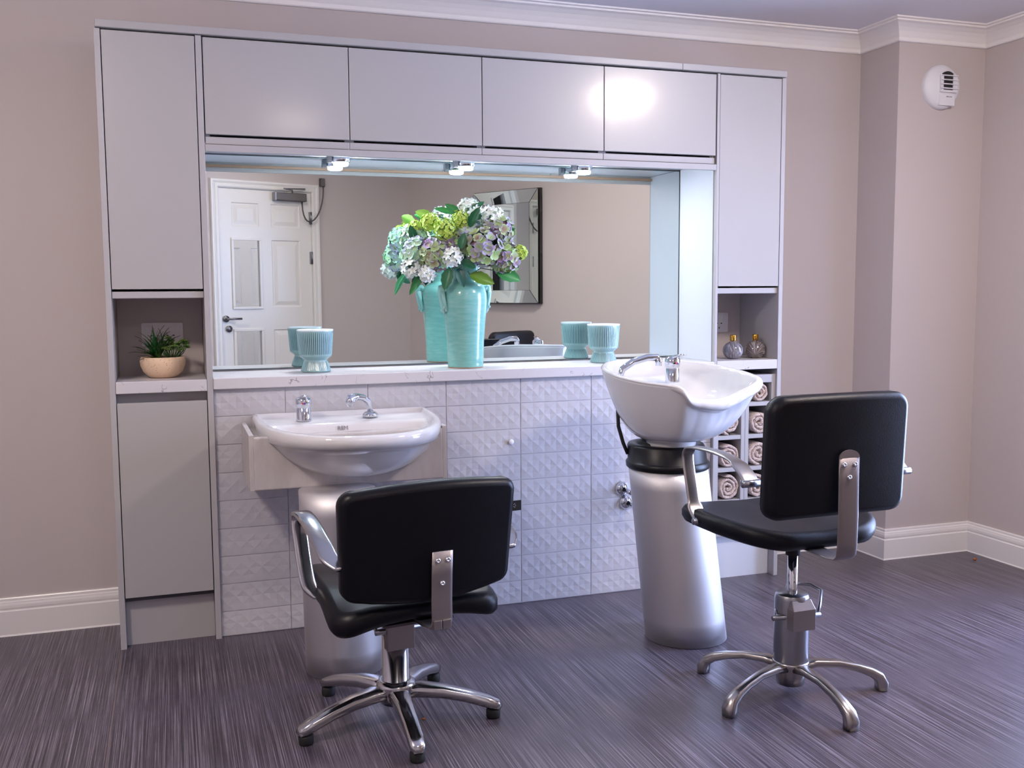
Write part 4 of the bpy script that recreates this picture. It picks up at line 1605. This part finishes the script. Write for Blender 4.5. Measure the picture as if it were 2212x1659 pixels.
def chair_left(name, label, loc, rz):
    t = thing(name, label, 'chair', loc, rz)
    # base: five polished arms with rubber feet
    for k in range(5):
        a = radians(270 - 9 + 72 * k)
        d = Vector((cos(a), sin(a), 0))
        path = [d * .02 + Vector((0, 0, .084)), d * .07 + Vector((0, 0, .086)), d * .14 + Vector((0, 0, .080)), d * .21 + Vector((0, 0, .066)), d * .265 + Vector((0, 0, .050)), d * .295 + Vector((0, 0, .039)), d * .307 + Vector((0, 0, .030))]
        lg = MB().sweep(path, [(.070, .036), (.058, .040), (.050, .037), (.047, .034), (.046, .034), (.042, .030), (.026, .018)]).build('leg', 'polished_alloy', t)
        f = d * .285
        MB().lathe([(0, 0), (.020, 0), (.021, .004), (.021, .022), (.018, .026), (0, .026)], (f.x, f.y, .001), 18).build('foot', 'rubber', lg)
    MB().lathe([(0, .048), (.045, .05), (.055, .075), (.057, .104), (.056, .110), (.053, .112), (.047, .119), (.045, .119), (.0, .119)], n=28).build('hub', 'polished_alloy', t)
    MB().lathe([(.044, .106), (.0445, .112), (.039, .114), (.0385, .335), (0, .335)], n=28).build('pump_cylinder', 'polished_alloy', t)
    pb = MB().box(-.041, .041, -.054, -.020, .222, .325).box(-.041, .041, -.045, .045, .318, .345)
    pb.build('pump_block', 'bracket_steel', t, .002)
    rd = MB()
    rd.tube([(-.070, -.03, .276), (.070, -.03, .276)], .009, 10)
    rd.tube([(.060, -.03, .276), (.064, .06, .28), (.05, .15, .275), (-.05, .15, .275), (-.064, .06, .28), (-.060, -.03, .276)], .005, 8)
    rd.build('pump_lever', 'steel', t)
    MB().box(-.1, .1, -.2, .12, .345, .352).build('seat_plate', 'dark_metal', t)

    # seat: front drops, rear corners flare
    def sb(x, y, z):
        e = max(0, abs(x) - .12)
        z2 = z + .395 + (-.05 * max(0, -(y + .05)) / .2 * (abs(x) / .24) ** 2) + .10 * (e ** 2) * 4 * (1 if y > -.1 else .4) - .25 * max(0, y - .15) ** 2 * 4
        z2 += .016 * cos(pi * min(1, abs(x) / .2)) * -1 * (1 if z > 0 else .2) * .6
        return (x * (1 - .13 * (y + .235) / .47), y, z2)
    cushion(.500, .47, .058, .07, .006, .026, sb).build('seat', 'leather_smooth', t)
    # backrest, slightly wrapped
    W2, H2 = .505, .305
    def bb_(x, y, z):
        # local: x lateral, y up, z thickness (towards sitter +)
        tap = 1 - .05 * (.5 - y / H2)
        return (x * tap + .010, -.245 + z + .42 * x * x - .10 * y - .02, .590 + y + .012 * (1 - (x / .2) ** 2) * (1 if y > 0 else -1.3) * (abs(y) / (H2 / 2)))
    cushion(W2, H2, .058, .034, .0, .020, bb_).build('backrest', 'leather_smooth', t)
    # seam piping on the front edge of the back
    pp = [bb_(x * .985, y * .985, .012) for x, y in rrect(W2, H2, .034, 5)]
    MB().tube(pp + pp[:1], .0025, 6).build('seam', 'piping', t)
    # fabric tag on the right edge
    tg = MB().box(.250, .284, -.257, -.253, .640, .668)
    tg.xf(Matrix.Translation((0, 0, 0)))
    tgo = tg.build('fabric_tag', 'tag_fabric', t, label='small black woven tag with a pale emblem')
    em = MB()
    for k in range(5):
        a = 2 * pi * k / 5
        em.box(.263 + .003 * cos(a) - .001, .263 + .003 * cos(a) + .001, -.2578, -.2572, .655 + .005 * sin(a) - .0012, .655 + .005 * sin(a) + .0012)
    em.build('tag_emblem', 'tag_print', tgo)['kind'] = 'stuff'
    # bracket strip
    w2 = .0225
    cx = .028
    yb = lambda z: -.3035 - .10 * (z - .59)
    bk = MB().sweep([(cx, yb(.566), .566), (cx, yb(.50), .50), (cx, yb(.43) - .003, .43), (cx, -.292, .375), (cx - .003, -.289, .362), (cx - .006, -.276, .349), (cx - .01, -.24, .346), (cx - .014, -.15, .346)], (.060, .006), (0, 1, .3))
    bk = bk.build('back_bracket', 'bracket_steel', t)
    for dx, z in ((-.014, .542), (.014, .542), (0, .478)):
        bolt(bk, cx + dx, yb(z) - .004, z, (0, -1, .1))
    wl = MB().box(cx - .027, cx - .003, -.300, -.290, .354, .380).box(cx - .0015, cx + .024, -.300, -.290, .354, .380)
    wl.build('weld_plate', 'label_fabric' if False else 'brushed_alloy', bk, .002)
    # armrests
    for s in (-1, 1):
        X = s * .264 + .012
        path = arc_line([(X - s * .030, -.245, .536), (X - s * .005, -.205, .556), (X, -.14, .588), (X + s * .003, -.04, .622), (X + s * .004, .045, .630), (X + s * .004, .070, .608), (X + s * .004, .055, .560), (X + s * .002, .025, .480), (X - s * .004, -.005, .425), (X - s * .03, -.02, .398)], 5)
        n_ = len(path)
        secs = []
        for i in range(n_):
            u = i / (n_ - 1)
            secs.append((.052 if u < .5 else .044, .015))
        MB().sweep(path, secs, (0, .5, 1) if False else (0, -.35, .94), side=(1, 0, 0)).build('armrest', 'polished_alloy', t)
    return t


def chair_right(name, label, loc, rz):
    t = thing(name, label, 'chair', loc, rz)
    for k in range(5):
        a = radians(270 + 0 + 72 * k)
        d = Vector((cos(a), sin(a), 0))
        path = [d * .03 + Vector((0, 0, .085)), d * .08 + Vector((0, 0, .092)), d * .15 + Vector((0, 0, .088)), d * .21 + Vector((0, 0, .074)), d * .25 + Vector((0, 0, .060)), d * .278 + Vector((0, 0, .043)), d * .288 + Vector((0, 0, .022)), d * .287 + Vector((0, 0, .002))]
        MB().sweep(path, [(.056, .026), (.040, .024), (.030, .022), (.030, .024), (.034, .028), (.038, .034), (.042, .038), (.042, .036)], side=(-d.y, d.x, 0)).build('leg', 'brushed_alloy', t)
    MB().lathe([(0, .03), (.042, .03), (.046, .06), (.052, .085), (.056, .098), (.053, .104), (0, .104)], n=28).build('hub', 'brushed_alloy', t)
    MB().lathe([(.053, .096), (.0525, .30), (.049, .312), (.047, .315), (.0, .315)], n=32).build('pump_cylinder', 'steel', t)
    MB().lathe([(.0155, .31), (.0155, .452), (0, .452)], n=20).build('piston', 'chrome', t)
    MB().lathe([(0, .435), (.022, .435), (.022, .50), (0, .50)], n=20).build('seat_socket', 'rubber', t)
    pb = MB()
    ring = [(-.040, -.066), (.040, -.066), (.040, -.02), (-.040, -.02)]
    pb.prism(ring, .215, .278)
    pb.add([(-.040, -.066, .278), (.040, -.066, .278), (.034, -.048, .305), (-.034, -.048, .305), (-.034, -.02, .305), (.034, -.02, .305), (.040, -.02, .278), (-.040, -.02, .278)], [(0, 1, 2, 3), (3, 2, 5, 4), (1, 6, 5, 2), (0, 3, 4, 7)])
    pb.build('pump_block', 'bracket_steel', t, .0015)
    rd = MB()
    rd.tube([(-.085, -.025, .252), (.085, -.025, .244)], .0085, 10)
    rd.tube([(.078, -.025, .246), (.12, .02, .262), (.158, .065, .285), (.155, .115, .291), (.13, .13, .293), (.075, .13, .293), (.045, .09, .288), (-.05, .01, .262), (-.065, -.025, .252)], .0055, 8)
    rd.build('pump_lever', 'steel', t)

    def sb(x, y, z):
        wing = max(0, abs(x) - .13)
        z2 = z + .530 - .03 * max(0, -(y + .03)) * 1.0 + .9 * wing ** 2 - .008 * (1 - min(1, abs(x) / .18)) * (1 if z > 0 else 0)
        narrow = 1 - .16 * max(0, (-y - .02)) / .2
        return (x * narrow * 1.02 - .006, y + .060, z2)
    cushion(.525, .48, .058, .13, .006, .026, sb).build('seat', 'leather_grain', t)
    W2, H2 = .458, .345

    def bb_(x, y, z):
        return (x - .046, -.262 + z + .32 * x * x - .05 * y, .786 + y + .004 * (1 - (x / .2) ** 2))
    cushion(W2, H2, .058, .045, .0, .018, bb_).build('backrest', 'leather_grain', t)
    pp = [bb_(x * .985, y * .985, .014) for x, y in rrect(W2, H2, .045, 5)]
    MB().tube(pp + pp[:1], .003, 6).build('seam', 'piping', t)
    tgo = MB().box(.180, .196, -.236, -.233, .772, .806).build('fabric_tag', 'label_fabric', t, label='small cream woven tag with dark lettering')
    text('tag_print', 'BELLAZI', .008, (.188, -.2366, .789), (pi / 2, pi / 2, 0), 'label_print', tgo, .0002)
    cx = -.042
    bk = MB().sweep([(cx, -.302, .786), (cx, -.302, .72), (cx, -.304, .62), (cx, -.302, .54), (cx, -.298, .510), (cx, -.286, .499), (cx, -.262, .496), (cx, -.20, .496), (cx, -.08, .496)], (.068, .005), (0, 1, .3))
    # rounded top end
    top = [(cx + .033 * cos(a), .786 + .022 * sin(a)) for a in [pi * i / 10 for i in range(11)]]
    o2 = len(bk.v)
    bk.add([(x, -.3045, z) for x, z in top] + [(x, -.2995, z) for x, z in top], [tuple(range(11)), tuple(range(21, 10, -1))] + [(i, i + 11, i + 12, i + 1) for i in range(10)])
    bk = bk.build('back_bracket', 'bracket_paint', t)
    for dx, z in ((-.018, .768), (.018, .768), (0, .732)):
        bolt(bk, cx + dx, -.3045, z, (0, -1, 0))
    for s in (-1, 1):
        X = s * .262 + .008
        path = arc_line([(X, -.150, .706), (X, -.118, .730), (X, -.06, .755), (X, .04, .764), (X, .165, .758), (X, .196, .742), (X, .200, .712), (X, .178, .64), (X, .155, .575), (X, .118, .540)], 5)
        n_ = len(path)
        secs = [(.054 if (i < 9 or i > n_ - 7) else .042, .010) for i in range(n_)]
        am = MB().sweep(path, secs, (0, -.35, .94), side=(1, 0, 0)).build('armrest', 'brushed_alloy', t)
        for (by, bz) in ((-.152, .702), (.115, .537)):
            MB().lathe([(.0, -.029), (.011, -.029), (.011, .029), (0, .029)], (X, by, bz), 14, axis='X').lathe([(.0, -.02), (.006, -.02), (.006, .02), (0, .02)], (X - s * .036, by, bz), 10, axis='X').build('arm_bolt', 'steel', am)
    return t


chair_left('salon_chair', 'low black salon chair with polished star base in front of the left basin', (.150, -.865, 0), radians(8))
cr_ = chair_right('salon_chair', 'taller black salon chair with grained back at the right of the free-standing basin', (1.345, -1.095, 0), radians(1))
# another chair by the slanted wall, seen only in the mirror
c2 = copy_tree(cr_)
c2.location = (1.67, -2.58, 0)
c2.rotation_euler = (0, 0, radians(150))
c2['label'] = 'black chair near the framed mirror, its back showing only in the reflection'

# ------------------------------------------------------------------ framed wall mirror on the slanted wall
fm = thing('framed_mirror', 'tall wall mirror with wide silver border and black outer edge, opposite the cabinets', 'mirror', (CORNER[0], CORNER[1], 0), SLANT_A)
sx0 = .822; sx1 = sx0 + .692
zb0, zb1 = 1.141, 2.036
B(sx0, sx1, .001, .035, zb0, zb1).build('back_board', 'black_lacquer', fm, .002)
bw = .105
rg = []
for ins, y in ((.006, .036), (bw, .018)):
    rg.append([(sx0 + ins, y, zb0 + ins), (sx1 - ins, y, zb0 + ins), (sx1 - ins, y, zb1 - ins), (sx0 + ins, y, zb1 - ins)])
for k in range(4):
    j = (k + 1) % 4
    def sh(p, q, f=.004):
        return tuple(a + (b - a) * f for a, b in zip(p, q))
    a, b, c, d = rg[0][k], rg[0][j], rg[1][j], rg[1][k]
    mb = MB()
    q = [sh(a, b), sh(b, a), sh(c, d, .006), sh(d, c, .006)]
    bk_ = [(x, y - .004, z) for x, y, z in q]
    q = [(x, y + .018, z) for x, y, z in q]
    bk_ = [(x, y + .018, z) for x, y, z in bk_]
    mb.add(q + bk_, [(3, 2, 1, 0), (4, 5, 6, 7)] + [(i, (i + 1) % 4, 4 + (i + 1) % 4, 4 + i) for i in range(4)])
    mb.build('mirror_strip', 'mirror_strip', fm)
B(sx0 + bw + .002, sx1 - bw - .002, .035, .0375, zb0 + bw + .002, zb1 - bw - .002).build('mirror_pane', 'mirror_strip', fm)

# ------------------------------------------------------------------ small litter on the floor
def crumb(label, x, y, r, seed):
    rn = random.Random(seed)
    mb = MB()
    rings = []
    for j in range(5):
        ph = pi * j / 4
        rings.append([(r * sin(ph) * cos(2 * pi * i / 8) * rn.uniform(.8, 1.2), r * sin(ph) * sin(2 * pi * i / 8) * rn.uniform(.8, 1.2), r * .6 * (1 - cos(ph)) * rn.uniform(.9, 1.1)) for i in range(8)])
    mb.loft(rings, 0, True, True)
    o = mb.build('crumb', 'lint')
    o.location = (x, y, .0005)
    tag(o, label, 'litter')


crumb('tiny orange crumb on the floor by the right baseboard', 3.017, -.108, .008, 4)
crumb('tiny orange shred on the floor under the low left chair', .221, -.910, .005, 9)
